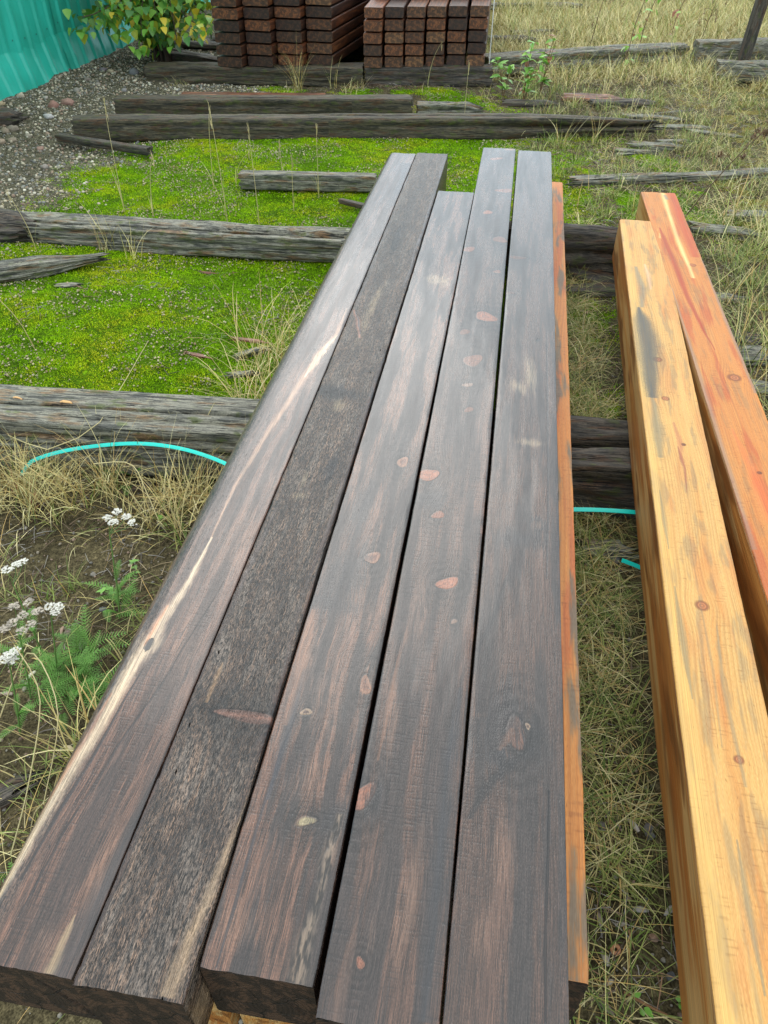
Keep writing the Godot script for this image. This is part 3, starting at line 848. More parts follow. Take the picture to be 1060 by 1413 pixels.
func grit_maps(b: Dictionary) -> Dictionary:
	var W: int = b.W
	var s: int = b.seed
	var fine := aniso(s, W, W, 1, 1, 0.12, 4, 0.7)
	var cell := aniso(s + 1, W, W, 1, 1, 0.06, 1, 0.5, 1)
	var rgb := PackedByteArray()
	rgb.resize(W * W * 3)
	var hg := PackedByteArray()
	hg.resize(W * W)
	for o in W * W:
		var f := fine[o] / 255.0
		var c := cell[o] / 255.0
		var v := clampf(0.45 + 0.75 * f + (c - 0.5) * 0.4, 0.2, 1.2) * 1.08
		rgb[o * 3] = clampi(int(v * 214.0), 0, 255)
		rgb[o * 3 + 1] = clampi(int(v * 210.0), 0, 255)
		rgb[o * 3 + 2] = clampi(int(v * 202.0), 0, 255)
		hg[o] = clampi(int((f * 0.7 + (1.0 - c) * 0.3) * 255.0), 0, 255)
	return {"c": Image.create_from_data(W, W, false, Image.FORMAT_RGB8, rgb), "h": Image.create_from_data(W, W, false, Image.FORMAT_L8, hg)}

func mat_of(i: int, bump: float, called: String) -> StandardMaterial3D:
	var m := StandardMaterial3D.new()
	m.resource_name = called
	m.albedo_texture = tex(maps[i].c)
	if maps[i].has("r"):
		m.roughness_texture = tex(maps[i].r)
		m.roughness_texture_channel = BaseMaterial3D.TEXTURE_CHANNEL_RED
		m.roughness = 1.0
	if maps[i].has("h") and bump != 0.0:
		m.heightmap_enabled = true
		m.heightmap_texture = tex(maps[i].h)
		m.heightmap_scale = bump
	return m

func plain(r: float, g: float, b: float, rough: float, called: String, vc := false) -> StandardMaterial3D:
	var m := StandardMaterial3D.new()
	m.resource_name = called
	m.albedo_color = Color.WHITE if vc else lin(r, g, b)
	m.vertex_color_use_as_albedo = vc
	m.roughness = rough
	m.cull_mode = BaseMaterial3D.CULL_DISABLED
	return m

func make_materials() -> void:
	var bumps := [0.26, 0.42, 0.26, 0.26, 0.28]
	for i in 5: M["dark%d" % i] = mat_of(i, bumps[i], "dark_treated_wood_face")
	for i in 5:
		M["dark%d" % i].clearcoat_enabled = true
		M["dark%d" % i].clearcoat = [0.5, 0.25, 0.5, 0.5, 0.5][i]
		M["dark%d" % i].clearcoat_roughness = [0.14, 0.3, 0.14, 0.13, 0.14][i]
	M.strip = mat_of(5, 0.10, "orange_wood_strip")
	M.orange0 = mat_of(6, 0.10, "orange_wood_face")
	M.orange1 = mat_of(7, 0.10, "orange_wood_striped_face")
	M.old = mat_of(8, 0.4, "weathered_wood")
	M.olddark = mat_of(9, 0.4, "dark_weathered_wood")
	M.oldbrown = M.olddark.duplicate()
	M.oldbrown.albedo_color = Color(1.0, 1.0, 0.9)
	M.tar = mat_of(10, 0.08, "tarred_wood")
	M.gap_shade = mat_of(11, 0.2, "gap_shaded_wood")  # wood colour darkened to carry the shade between the upper timbers
	M.endgrain = mat_of(13, 0.25, "treated_end_grain")
	M.endbrown = mat_of(14, 0.2, "brown_end_grain")
	M.fresh = mat_of(12, 0.2, "sawn_wood_side")
	var g := mat_of(15, 0.0, "ground_cover")
	g.roughness = 0.95
	g.metallic_specular = 0.2
	g.detail_enabled = true
	g.albedo_color = Color(1, 1, 1)
	g.detail_albedo = tex(maps[16].c)
	g.detail_blend_mode = BaseMaterial3D.BLEND_MODE_MUL
	g.detail_uv_layer = BaseMaterial3D.DETAIL_UV_2
	M.ground = g
	M.blade = plain(1, 1, 1, 0.62, "grass_blade", true)
	M.blade.backlight_enabled = true
	M.blade.backlight = Color(0.35, 0.35, 0.3)
	M.leaf = plain(1, 1, 1, 0.42, "leaf_blade", true)
	M.leaf.backlight_enabled = true
	M.leaf.backlight = Color(0.45, 0.45, 0.35)
	M.moss = plain(1, 1, 1, 0.8, "moss_tuft", true)
	M.moss.metallic_specular = 0.15
	M.moss.backlight_enabled = true
	M.moss.backlight = Color(0.3, 0.3, 0.2)
	M.stone = plain(1, 1, 1, 0.8, "stone", true)
	M.stem = plain(1, 1, 1, 0.7, "stem", true)

# ------------------------------------------------------------------ mesh building
class Buf:
	var v := PackedVector3Array()
	var n := PackedVector3Array()
	var c := PackedColorArray()
	var uv := PackedVector2Array()
	var uv2 := PackedVector2Array()
	var i := PackedInt32Array()
	func put(p: Vector3, nn: Vector3) -> int:
		v.append(p); n.append(nn)
		return v.size() - 1
	func tri(a: int, b: int, d: int, out: Vector3) -> void:
		if (v[d] - v[a]).cross(v[b] - v[a]).dot(out) >= 0.0:
			i.append(a); i.append(b); i.append(d)
		else:
			i.append(a); i.append(d); i.append(b)
	func into(mesh: ArrayMesh, mat: Material) -> ArrayMesh:
		if i.is_empty(): return mesh
		var a := []
		a.resize(Mesh.ARRAY_MAX)
		a[Mesh.ARRAY_VERTEX] = v
		a[Mesh.ARRAY_NORMAL] = n
		if c.size() == v.size(): a[Mesh.ARRAY_COLOR] = c
		if uv.size() == v.size(): a[Mesh.ARRAY_TEX_UV] = uv
		if uv2.size() == v.size(): a[Mesh.ARRAY_TEX_UV2] = uv2
		a[Mesh.ARRAY_INDEX] = i
		mesh.add_surface_from_arrays(Mesh.PRIMITIVE_TRIANGLES, a)
		if mat: mesh.surface_set_material(mesh.get_surface_count() - 1, mat)
		return mesh

# A closed tube of rings. pos: n rings of m points. surf[j]: material slot of the strip j..j+1. us: u at each j and at the seam.
func loft(pos: PackedVector3Array, n: int, m: int, surf: PackedInt32Array, us: PackedFloat32Array, vs: PackedFloat32Array, mats: Array, cap_mat: Material, cap_in := 0.0, cap_uv := 4.0) -> ArrayMesh:
	var bufs: Array = []
	var maps_: Array = []
	for k in mats.size():
		bufs.append(Buf.new())
		maps_.append({})
	var mids := PackedVector3Array()
	for i in n:
		var s := Vector3.ZERO
		for j in m: s += pos[i * m + j]
		mids.append(s / m)
	var nor := PackedVector3Array()
	nor.resize(n * m)
	for i in n:
		var ia := maxi(i - 1, 0)
		var ib := mini(i + 1, n - 1)
		for j in m:
			var dj := pos[i * m + (j + 1) % m] - pos[i * m + (j + m - 1) % m]
			var di := pos[ib * m + j] - pos[ia * m + j]
			var q := di.cross(dj).normalized()
			if q.dot(pos[i * m + j] - mids[i]) < 0.0: q = -q
			nor[i * m + j] = q
	for j in m:
		var b: Buf = bufs[surf[j]]
		var ca := PackedInt32Array()
		var cb := PackedInt32Array()
		var mp: Dictionary = maps_[surf[j]]
		for e in 2:
			var jj := j + e
			var col := PackedInt32Array()
			if mp.has(jj): col = mp[jj]
			else:
				for i in n:
					col.append(b.put(pos[i * m + jj % m], nor[i * m + jj % m]))
					b.uv.append(Vector2(us[jj], vs[i]))
				mp[jj] = col
			if e == 0: ca = col
			else: cb = col
		for i in n - 1:
			var out := nor[i * m + j] + nor[(i + 1) * m + j] + nor[i * m + (j + 1) % m]
			b.tri(ca[i], ca[i + 1], cb[i], out)
			b.tri(cb[i], ca[i + 1], cb[i + 1], out)
	var mesh := ArrayMesh.new()
	for k in mats.size(): bufs[k].into(mesh, mats[k])
	if cap_mat:
		var b := Buf.new()
		for e in 2:
			var i := 0 if e == 0 else n - 1
			var out := (mids[0] - mids[1]).normalized() if e == 0 else (mids[n - 1] - mids[n - 2]).normalized()
			var cc := mids[i]
			var ctr := b.put(cc - out * cap_in, out)
			b.uv.append(Vector2(cc.x, cc.y) * cap_uv)
			var outer := PackedInt32Array()
			var inner := PackedInt32Array()
			for j in m:
				var p := pos[i * m + j]
				outer.append(b.put(p, out))
				b.uv.append(Vector2(p.x + p.z * 0.3, p.y) * cap_uv)
				var q := p.lerp(cc, 0.3) - out * cap_in * (0.6 + 0.4 * sin(j * 2.7))
				inner.append(b.put(q, out))
				b.uv.append(Vector2(q.x + q.z * 0.3, q.y) * cap_uv)
			for j in m:
				var jn := (j + 1) % m
				b.tri(outer[j], outer[jn], inner[j], out)
				b.tri(inner[j], outer[jn], inner[jn], out)
				b.tri(inner[j], inner[jn], ctr, out)
		b.into(mesh, cap_mat)
	return mesh

# A squared timber along -z from the origin, x centred, y 0..h. Top strip is slot 0, the sides slot 1.
func timber(w: float, h: float, l: float, seed_: int, o: Dictionary) -> ArrayMesh:
	var nz: int = o.get("nz", 90)
	var nt: int = o.get("nt", 10)
	var be: float = o.get("bevel", 0.005)
	var rl: float = o.get("wane", 0.0)
	var amp: float = o.get("amp", 0.0012)
	var fib: float = o.get("fib", 0.0)
	var tap: float = o.get("taper", 0.0)
	var prof := PackedVector2Array()
	var kind := PackedInt32Array()
	var ns := FastNoiseLite.new()
	ns.seed = seed_
	ns.frequency = 1.0
	# left side upwards
	prof.append(Vector2(-w / 2, be)); kind.append(1)
	prof.append(Vector2(-w / 2, h * 0.4)); kind.append(1)
	if rl > 0.0:
		for k in 9:
			var a := PI / 2 * k / 8.0
			prof.append(Vector2(-w / 2 + rl * (1.0 - cos(a)), h - rl * 1.25 * (1.0 - sin(a)))); kind.append(0)
	else:
		prof.append(Vector2(-w / 2, h - be * 2.5)); kind.append(1)
		prof.append(Vector2(-w / 2, h - be)); kind.append(0)
		prof.append(Vector2(-w / 2 + be * 0.3, h - be * 0.3)); kind.append(0)
		prof.append(Vector2(-w / 2 + be, h)); kind.append(0)
	var xa := -w / 2 + maxf(rl, be * 2.5)
	var xb := w / 2 - be * 2.5
	for k in nt:
		prof.append(Vector2(lerpf(xa, xb, k / float(nt - 1)), h)); kind.append(0)
	prof.append(Vector2(w / 2 - be, h)); kind.append(0)
	prof.append(Vector2(w / 2 - be * 0.3, h - be * 0.3)); kind.append(0)
	prof.append(Vector2(w / 2, h - be)); kind.append(1)
	prof.append(Vector2(w / 2, h - be * 2.5)); kind.append(1)
	prof.append(Vector2(w / 2, h * 0.5)); kind.append(1)
	prof.append(Vector2(w / 2, be)); kind.append(1)
	prof.append(Vector2(w / 2 - be, 0)); kind.append(1)
	prof.append(Vector2(-w / 2 + be, 0)); kind.append(1)
	var m := prof.size()
	var us := PackedFloat32Array()
	var run := 0.0
	for j in m + 1:
		var jj := j % m
		if j > 0: run += prof[jj].distance_to(prof[j - 1])
		us.append((prof[jj].x + w / 2) / w)
	# sides need their own u (metres round the section)
	var side_u := PackedFloat32Array()
	run = 0.0
	for j in m + 1:
		if j > 0: run += prof[j % m].distance_to(prof[j - 1])
		side_u.append(run)
	var uu := PackedFloat32Array()
	for j in m + 1:
		var on_top: bool = kind[j % m] == 0 or (j > 0 and kind[j - 1] == 0)
		uu.append(us[j] if on_top else side_u[j] * 2.2)
	var pos := PackedVector3Array()
	var vs := PackedFloat32Array()
	for i in nz:
		var t := i / float(nz - 1)
		# crowd the stations towards both ends a little
		var z := -l * t
		vs.append(t)
		for j in m:
			var q := prof[j]
			var d := ns.get_noise_3d(q.x * 9.0, q.y * 9.0 + 7.0, z * 2.2) * amp
			if absf(q.x) > w / 2 - be * 1.2 and absf(q.y - h) < be * 1.2:
				d -= maxf(0.0, ns.get_noise_2d(z * 9.0, q.x * 20.0)) * be * 0.8
			var f := 0.0
			if fib > 0.0 and kind[j] == 0: f = ns.get_noise_3d(q.x * 130.0, 3.0, z * 38.0) * fib
			var dir := Vector2(q.x / w, (q.y - h / 2) / h)
			dir = Vector2(signf(dir.x), 0) if absf(dir.x) > absf(dir.y) * 1.02 else Vector2(0, signf(dir.y))
			var e := q + dir * (d + f)
			var zz := z
			if i == 0: zz += ns.get_noise_2d(j * 0.08, 5.0) * 0.002
			if i == nz - 1: zz += ns.get_noise_2d(j * 3.7, 9.0) * 0.006
			if tap > 0.0: e.x += tap * t * clampf((w / 2 - q.x) / w, 0.0, 1.0)
			pos.append(Vector3(e.x, e.y, zz))
	# a gentle rounding of the end edges
	for j in m:
		for e in [0, nz - 1]:
			var c := Vector3(0, h / 2, pos[e * m + j].z)
			pos[e * m + j] = pos[e * m + j].lerp(c, 0.012)
	return loft(pos, nz, m, kind, uu, vs, [o.top, o.side], o.end, 0.004, 4.5)

# An old squared log: worn profile, long cracks, ragged ends. Along +x, base at y 0.
func old_log(l: float, w: float, h: float, seed_: int, o := {}) -> ArrayMesh:
	var nz: int = o.get("nz", 110)
	var m: int = o.get("m", 44)
	var decay: float = o.get("decay", 0.012)
	var rag_a: float = o.get("rag0", 0.02)
	var rag_b: float = o.get("rag1", 0.02)
	var tap_b: float = o.get("taper1", 0.0)
	var ns := FastNoiseLite.new()
	ns.seed = seed_
	ns.frequency = 1.0
	ns.fractal_octaves = 3
	var rg := RandomNumberGenerator.new()
	rg.seed = seed_
	var cracks: Array = []
	for k in int(o.get("cracks", 5)):
		cracks.append([rg.randf_range(0.12, 0.62), rg.randf_range(0.1, 0.9), rg.randf_range(0.15, 0.5), rg.randf_range(0.008, 0.022), rg.randf_range(0.010, 0.022)])
	for k in o.get("own_cracks", []): cracks.append(k)
	var pos := PackedVector3Array()
	var vs := PackedFloat32Array()
	var us := PackedFloat32Array()
	var surf := PackedInt32Array()
	for j in m + 1: us.append(j / float(m) * (2.0 * (w + h)) * 2.0)
	for j in m: surf.append(0)
	for i in nz:
		var t := i / float(nz - 1)
		vs.append(t * l * 0.55)
		for j in m:
			var a := TAU * j / float(m)
			# superellipse section, starting at the foot of the front face (+z) going up
			var ca := -cos(a + PI * 0.25)
			var sa := sin(a + PI * 0.25)
			var k := pow(pow(absf(ca), 26.0) + pow(absf(sa), 26.0), -1.0 / 26.0)
			var py := ca * k * h / 2
			var pz := sa * k * w / 2
			var rough := ns.get_noise_3d(py * 26.0, pz * 26.0, t * l * 1.4) * decay + ns.get_noise_3d(py * 70.0 + 9.0, pz * 70.0, t * l * 2.4) * decay * 0.6
			rough += ns.get_noise_3d(py * 4.0, pz * 4.0 + 30.0, t * l * 1.1) * decay * 1.2
			var jf := j / float(m)
			for c in cracks:
				var lenf: float = ss(c[2], c[2] * 0.4, absf(t - c[1]))
				var dj := absf(jf - c[0] - ns.get_noise_2d(t * l * 2.0, c[0] * 50.0) * 0.02)
				rough -= c[4] * lenf * ss(c[3] * 1.4, 0.0, dj)
			var q := Vector2(py, pz)
			var sc := 1.0 + rough / maxf(0.03, q.length())
			if tap_b > 0.0: sc *= 1.0 - tap_b * ss(0.75, 1.0, t + ns.get_noise_2d(jf * 8.0, 2.0) * 0.1)
			q *= sc
			var x := t * l
			if i < 6: x += ns.get_noise_2d(jf * 22.0, 4.0) * rag_a * (6 - i) / 6.0
			if i > nz - 9: x += ns.get_noise_2d(jf * 26.0, 8.0) * rag_b * (i - nz + 9) / 8.0
			pos.append(Vector3(x, q.x + h / 2, q.y))
	var mt: Material = o.get("mat", M.old)
	return loft(pos, nz, m, surf, us, vs, [mt], o.get("end", mt), 0.006, 3.0)

func lay_log(called: String, label: String, category: String, a: Vector3, b: Vector3, w: float, h: float, seed_: int, o := {}) -> Node3D:
	# a and b: ends of the foot of the face turned to the viewer
	var d := b - a
	var side := Vector3(d.z, 0, -d.x).normalized()   # away from the viewer
	var base := a + side * w / 2
	var n := part(called, old_log(Vector2(d.x, d.z).length(), w, h, seed_, o), self)
	n.position = base
	n.rotation.y = atan2(-d.z, d.x)
	n.rotation.z = atan2(d.y, Vector2(d.x, d.z).length())
	tag(n, label, category, o.get("group", ""))
	return n

# ------------------------------------------------------------------ ground
func spread(a: float, b: float, step: float, far_a: float, far_b: float) -> PackedFloat32Array:
	var left: Array = []
	var s := step * 1.6
	var x := a
	while x > far_a:
		x -= s
		s *= 1.35
		left.append(x)
	left.reverse()
	var out := PackedFloat32Array(left)
	x = a
	while x <= b:
		out.append(x)
		x += step
	s = step * 1.6
	while x < far_b:
		out.append(x)
		x += s
		s *= 1.35
	return out

func build_ground() -> void:
	var xs := spread(-4.8, 3.4, 0.042, -70.0, 70.0)
	var zs := spread(-10.5, 0.5, 0.042, -90.0, 40.0)
	var b := Buf.new()
	var nx := xs.size()
	var nz := zs.size()
	var hh := PackedFloat32Array()
	hh.resize(nx * nz)
	for j in nz:
		for i in nx:
			hh[j * nx + i] = gh(xs[i], zs[j])
	for j in nz:
		for i in nx:
			var ia := maxi(i - 1, 0)
			var ib := mini(i + 1, nx - 1)
			var ja := maxi(j - 1, 0)
			var jb := mini(j + 1, nz - 1)
			var n := Vector3(-(hh[j * nx + ib] - hh[j * nx + ia]) / (xs[ib] - xs[ia]), 1.0, -(hh[jb * nx + i] - hh[ja * nx + i]) / (zs[jb] - zs[ja])).normalized()
			b.put(Vector3(xs[i], hh[j * nx + i], zs[j]), n)
			b.uv.append(Vector2((xs[i] - GX0) / (GX1 - GX0), (zs[j] - GZ0) / (GZ1 - GZ0)))
			b.uv2.append(Vector2(xs[i], zs[j]) * 2.3)
	var inner: Array = []
	var outer: Array = []
	for j in nz - 1:
		for i in nx - 1:
			var o := j * nx + i
			var near_yard := xs[i] > GX0 and xs[i + 1] < GX1 and zs[j] > GZ0 and zs[j + 1] < GZ1
			var q: Array = inner if near_yard else outer
			q.append_array([o, o + 1, o + nx, o + 1, o + nx + 1, o + nx])
	var field := plain(0.30, 0.26, 0.10, 0.95, "dry_field")
	field.metallic_specular = 0.2
	field.albedo_texture = tex(maps[16].c)
	field.uv1_triplanar = true
	field.uv1_world_triplanar = true
	field.uv1_scale = Vector3.ONE * 0.37
	var gm := ArrayMesh.new()
	b.i = PackedInt32Array(inner)
	b.into(gm, M.ground)
	b.i = PackedInt32Array(outer)
	b.into(gm, field)
	var g := part("ground", gm, self)
	tag(g, "mossy, gravelly and grassy yard ground", "", "", "structure")

# ------------------------------------------------------------------ fence
func grid_mesh(pos: PackedVector3Array, n: int, m: int, out: Vector3, mat: Material, mesh: ArrayMesh) -> ArrayMesh:
	var b := Buf.new()
	for i in n:
		for j in m:
			var di := pos[mini(i + 1, n - 1) * m + j] - pos[maxi(i - 1, 0) * m + j]
			var dj := pos[i * m + mini(j + 1, m - 1)] - pos[i * m + maxi(j - 1, 0)]
			var q := di.cross(dj).normalized()
			if q.dot(out) < 0: q = -q
			b.put(pos[i * m + j], q)
	for i in n - 1:
		for j in m - 1:
			var o := i * m + j
			b.tri(o, o + 1, o + m, out)
			b.tri(o + 1, o + m + 1, o + m, out)
	return b.into(mesh, mat)

func build_fence() -> void:
	var mat := plain(0.03, 0.48, 0.37, 0.34, "turquoise_painted_sheet")
	var dirt := NoiseTexture2D.new()
	var fn := FastNoiseLite.new()
	fn.seed = 5
	fn.frequency = 0.012
	fn.fractal_octaves = 5
	dirt.noise = fn
	dirt.width = 512
	dirt.height = 512
	dirt.seamless = true
	var ramp := Gradient.new()
	ramp.set_color(0, Color(0.76, 0.82, 0.79))
	ramp.set_color(1, Color(1.0, 1.0, 1.0))
	dirt.color_ramp = ramp
	mat.albedo_texture = dirt
	mat.uv1_triplanar = true
	mat.uv1_world_triplanar = true
	mat.uv1_scale = Vector3(0.6, 0.25, 0.6)
	var steel := plain(0.03, 0.16, 0.13, 0.5, "screw_heads")
	var fence := thing("metal_fence", "turquoise corrugated sheet metal fence along the gravel strip", "fence", Vector3(-4.02, 0, -5.0))
	var ns := FastNoiseLite.new()
	ns.seed = 44
	ns.frequency = 1.0
	var w := 1.14
	var prof: Array = []          # (along, out)
	var pitch := 0.19
	for k in 6:
		var s := k * pitch
		prof.append_array([Vector2(s, 0.0), Vector2(s + 0.004, 0.0), Vector2(s + 0.085, 0.0), Vector2(s + 0.089, 0.0), Vector2(s + 0.108, 0.014), Vector2(s + 0.112, 0.015), Vector2(s + 0.130, 0.015), Vector2(s + 0.134, 0.014), Vector2(s + 0.153, 0.0)])
	prof.append(Vector2(w + 0.02, 0.001))
	var m := prof.size()
	for sheet in 10:
		var z0 := 1.2 - sheet * w
		var upper: Node = fence
		for band in 2:
			var n := 15 if band == 0 else 8
			var mesh := ArrayMesh.new()
			for back in 2:
				var pos := PackedVector3Array()
				for i in n:
					var t := i / float(n - 1)
					for q in prof:
						var z: float = z0 - q.x
						var foot := gh(-4.0, z - 5.0) + ns.get_noise_2d(z * 1.7, 1.0) * 0.05 + 0.02
						var y := lerpf(0.26, 2.0, t) if band == 0 else lerpf(foot - 0.02, 0.36, t)
						var lean := 0.0
						if band == 1: lean = 0.012 + 0.05 * (1.0 - t) + 0.008 * sin(sheet * 2.3)
						var d := ns.get_noise_3d(y * 2.2, z * 2.2, sheet * 3.0 + band * 40.0) * (0.012 if band == 0 else 0.022)
						var yy := y + (ns.get_noise_2d(z * 5.0, 7.0) * 0.014 if i == 0 else 0.0)
						pos.append(Vector3(q.y + lean + d - back * 0.003 + (sheet % 2) * 0.004, yy, z))
				grid_mesh(pos, n, m, Vector3.RIGHT if back == 0 else Vector3.LEFT, mat, mesh)
			var sh := part("metal_sheet" if band == 0 else "skirt_sheet", mesh, fence)
			if band == 0: upper = sh
		var sc := Buf.new()
		for k in 6:
			for y in [0.42, 0.95, 1.5]:
				var c := Vector3(0.006 + (sheet % 2) * 0.004, y + ns.get_noise_2d(k, y * 9.0 + sheet) * 0.03, z0 - k * pitch - 0.045)
				var d := ns.get_noise_3d(c.y * 2.2, c.z * 2.2, sheet * 3.0) * 0.012
				c.x += d
				var ctr := sc.put(c + Vector3(0.007, 0, 0), Vector3.RIGHT)
				var first := sc.v.size()
				for a in 6: sc.put(c + Vector3(0, cos(TAU * a / 6) * 0.008, sin(TAU * a / 6) * 0.008), Vector3.RIGHT)
				for a in 6: sc.tri(ctr, first + a, first + (a + 1) % 6, Vector3.RIGHT)
		var so := part("screw_heads", sc.into(ArrayMesh.new(), steel), upper)
		so.set_meta("kind", "stuff")
	for y in [0.5, 1.6]:
		var bm := BoxMesh.new()
		bm.size = Vector3(0.03, 0.05, 11.4)
		var r := part("rail", bm, fence, steel)
		r.position = Vector3(-0.035, y, -4.5)

# ------------------------------------------------------------------ old sleepers lying about
func foot(px: float, py: float) -> Vector3:
	var p := P(px, py, 0.0)
	p.y = 0.0
	return p

func build_logs() -> void:
	lay_log("old_sleeper", "thick grey cracked sleeper lying crosswise under the dark pile behind the turquoise strap", "sleeper", Vector3(-2.35, -0.01, -1.815), Vector3(-0.30, 0, -1.915), 0.215, 0.2, 201, {"cracks": 4, "decay": 0.005, "own_cracks": [[0.365, 0.5, 1.4, 0.008, 0.05], [0.14, 0.4, 0.8, 0.008, 0.03], [0.20, 0.7, 0.4, 0.008, 0.02]], "nz": 170, "m": 132})
	lay_log("old_sleeper", "black charred-looking sleeper bridging the gap between the dark pile and orange timber", "sleeper", Vector3(-0.22, 0, -2.05), Vector3(1.05, 0, -2.09), 0.10, 0.2, 207, {"mat": M.olddark, "decay": 0.010, "cracks": 7})
	lay_log("old_sleeper", "splintered brown-black sleeper beside the black one in the gap under the orange timber", "sleeper", Vector3(-0.25, 0, -1.91), Vector3(0.98, 0, -1.925), 0.115, 0.175, 209, {"mat": M.olddark, "decay": 0.016, "cracks": 9})
	lay_log("old_sleeper", "long split sleeper half sunk in moss, its top rotted open near the pile", "sleeper", Vector3(-2.62, -0.01, -3.66), Vector3(-0.70, -0.01, -3.70), 0.19, 0.115, 211, {"cracks": 7, "decay": 0.011, "rag1": 0.09, "rag0": 0.06, "own_cracks": [[0.36, 0.72, 0.16, 0.03, 0.06], [0.33, 0.93, 0.12, 0.04, 0.07], [0.30, 0.4, 0.6, 0.010, 0.03]], "nz": 170, "m": 110})
	lay_log("old_sleeper", "dark rotten sleeper carrying the far ends of pile and orange timbers", "sleeper", Vector3(-0.10, 0, -3.72), Vector3(0.86, 0, -3.76), 0.11, 0.197, 213, {"mat": M.olddark, "decay": 0.02, "cracks": 8, "rag1": 0.07})
	lay_log("support_sleeper", "sleeper hidden under the far left end of the dark pile", "sleeper", Vector3(-0.57, 0, -3.25), Vector3(-0.12, 0, -3.25), 0.18, 0.199, 215, {"mat": M.olddark, "nz": 30, "m": 24, "cracks": 2})
	lay_log("support_sleeper", "dark sleeper under the near end of the dark pile", "sleeper", Vector3(-0.60, 0, -0.62), Vector3(0.16, 0, -0.62), 0.17, 0.197, 217, {"mat": M.olddark, "nz": 50, "m": 30, "rag0": 0.05})
	lay_log("support_sleeper", "sleeper hidden under the near end of the orange timbers", "sleeper", Vector3(0.50, 0, -0.62), Vector3(1.0, 0, -0.66), 0.15, 0.197, 219, {"mat": M.olddark, "nz": 30, "m": 24})
	lay_log("old_sleeper", "longest squared grey sleeper, lying in front of its shorter neighbour, rotten at one end", "sleeper", Vector3(-3.11, -0.01, -5.50), Vector3(0.96, -0.01, -6.17), 0.14, 0.145, 221, {"mat": M.oldbrown, "cracks": 5, "decay": 0.007, "taper1": 0.5, "rag1": 0.25, "nz": 200, "own_cracks": [[0.16, 0.93, 0.22, 0.04, 0.045]]})
	lay_log("old_sleeper", "squared grey sleeper lying just behind the longest one", "sleeper", Vector3(-3.05, -0.01, -6.08), Vector3(-0.80, -0.01, -6.43), 0.14, 0.145, 223, {"mat": M.oldbrown, "cracks": 4, "decay": 0.007, "rag1": 0.04, "nz": 130})
	lay_log("old_sleeper", "rotten broken-off sleeper end in line behind the longest grey sleeper", "sleeper", Vector3(-0.76, -0.02, -6.45), Vector3(-0.28, -0.03, -6.53), 0.12, 0.125, 225, {"cracks": 5, "decay": 0.022, "rag1": 0.08, "taper1": 0.5, "nz": 50})
	lay_log("loose_board", "thin reddish-brown board lying behind the two squared grey sleepers", "board", foot(250, 140), foot(448, 142), 0.11, 0.05, 227, {"mat": M.tar, "cracks": 1, "decay": 0.002, "nz": 60, "m": 28})
	lay_log("old_sleeper", "weathered sleeper on which the wide-ended stack rests", "sleeper", Vector3(-3.26, -0.01, -7.18), Vector3(-1.36, -0.01, -7.43), 0.24, 0.145, 229, {"mat": M.oldbrown, "cracks": 5, "decay": 0.014, "nz": 120})
	lay_log("old_sleeper", "shadowed sleeper on which the strapped narrow-ended stack rests", "sleeper", Vector3(-1.34, -0.01, -7.44), Vector3(-0.24, -0.01, -7.60), 0.2, 0.145, 231, {"mat": M.olddark, "cracks": 4, "decay": 0.014, "nz": 80})
	lay_log("support_sleeper", "sleeper under the back end of the wide-ended stack", "sleeper", Vector3(-3.0, -0.01, -9.1), Vector3(-0.9, -0.01, -9.3), 0.2, 0.145, 233, {"mat": M.olddark, "nz": 40, "m": 24})
	lay_log("old_sleeper", "dark mossy sleeper running back from the strapped stack through tall grass", "sleeper", Vector3(-0.30, -0.01, -8.02), Vector3(1.58, -0.01, -8.86), 0.2, 0.15, 235, {"cracks": 6, "decay": 0.014, "nz": 120, "own_cracks": [[0.14, 0.5, 0.9, 0.05, 0.03]]})
	lay_log("old_sleeper", "low dark sleeper lying in front of the dark post", "sleeper", Vector3(1.72, -0.01, -8.10), Vector3(3.4, -0.01, -8.12), 0.15, 0.15, 237, {"cracks": 6, "decay": 0.016})
	lay_log("old_sleeper", "higher dark sleeper lying behind the dark post", "sleeper", Vector3(1.62, -0.01, -8.62), Vector3(3.5, 0.02, -8.9), 0.18, 0.22, 239, {"cracks": 5, "decay": 0.012})
	lay_log("weathered_plank", "thin silver-grey plank lying flat in grass beyond the orange timbers", "plank", Vector3(0.40, 0.0, -5.03), Vector3(2.0, 0.0, -5.50), 0.10, 0.035, 241, {"cracks": 6, "decay": 0.009, "rag0": 0.1, "rag1": 0.1, "nz": 90})
	lay_log("weathered_plank", "rotting grey plank angled against the split mossy sleeper", "plank", Vector3(-2.95, -0.01, -2.86), Vector3(-1.97, 0.0, -3.42), 0.12, 0.075, 243, {"cracks": 7, "decay": 0.015, "rag1": 0.16, "taper1": 0.6, "nz": 80})
	lay_log("wooden_stick", "dark flat stick lying where gravel meets the moss", "stick", Vector3(-3.22, 0.0, -5.43), Vector3(-2.44, 0.005, -5.20), 0.055, 0.045, 245, {"mat": M.olddark, "cracks": 2, "decay": 0.006, "nz": 50, "m": 28})
	lay_log("short_timber", "short thin grey timber lying on moss beside the pile's far end", "timber", Vector3(-1.63, 0.0, -4.66), Vector3(-0.80, 0.0, -4.74), 0.085, 0.09, 247, {"cracks": 2, "decay": 0.004, "nz": 60})
	lay_log("thin_stick", "thin dark twig-like stick on moss near the short grey timber", "stick", Vector3(-0.98, 0.005, -4.50), Vector3(-0.80, 0.005, -4.42), 0.03, 0.025, 249, {"mat": M.olddark, "cracks": 1, "decay": 0.004, "nz": 20, "m": 16})
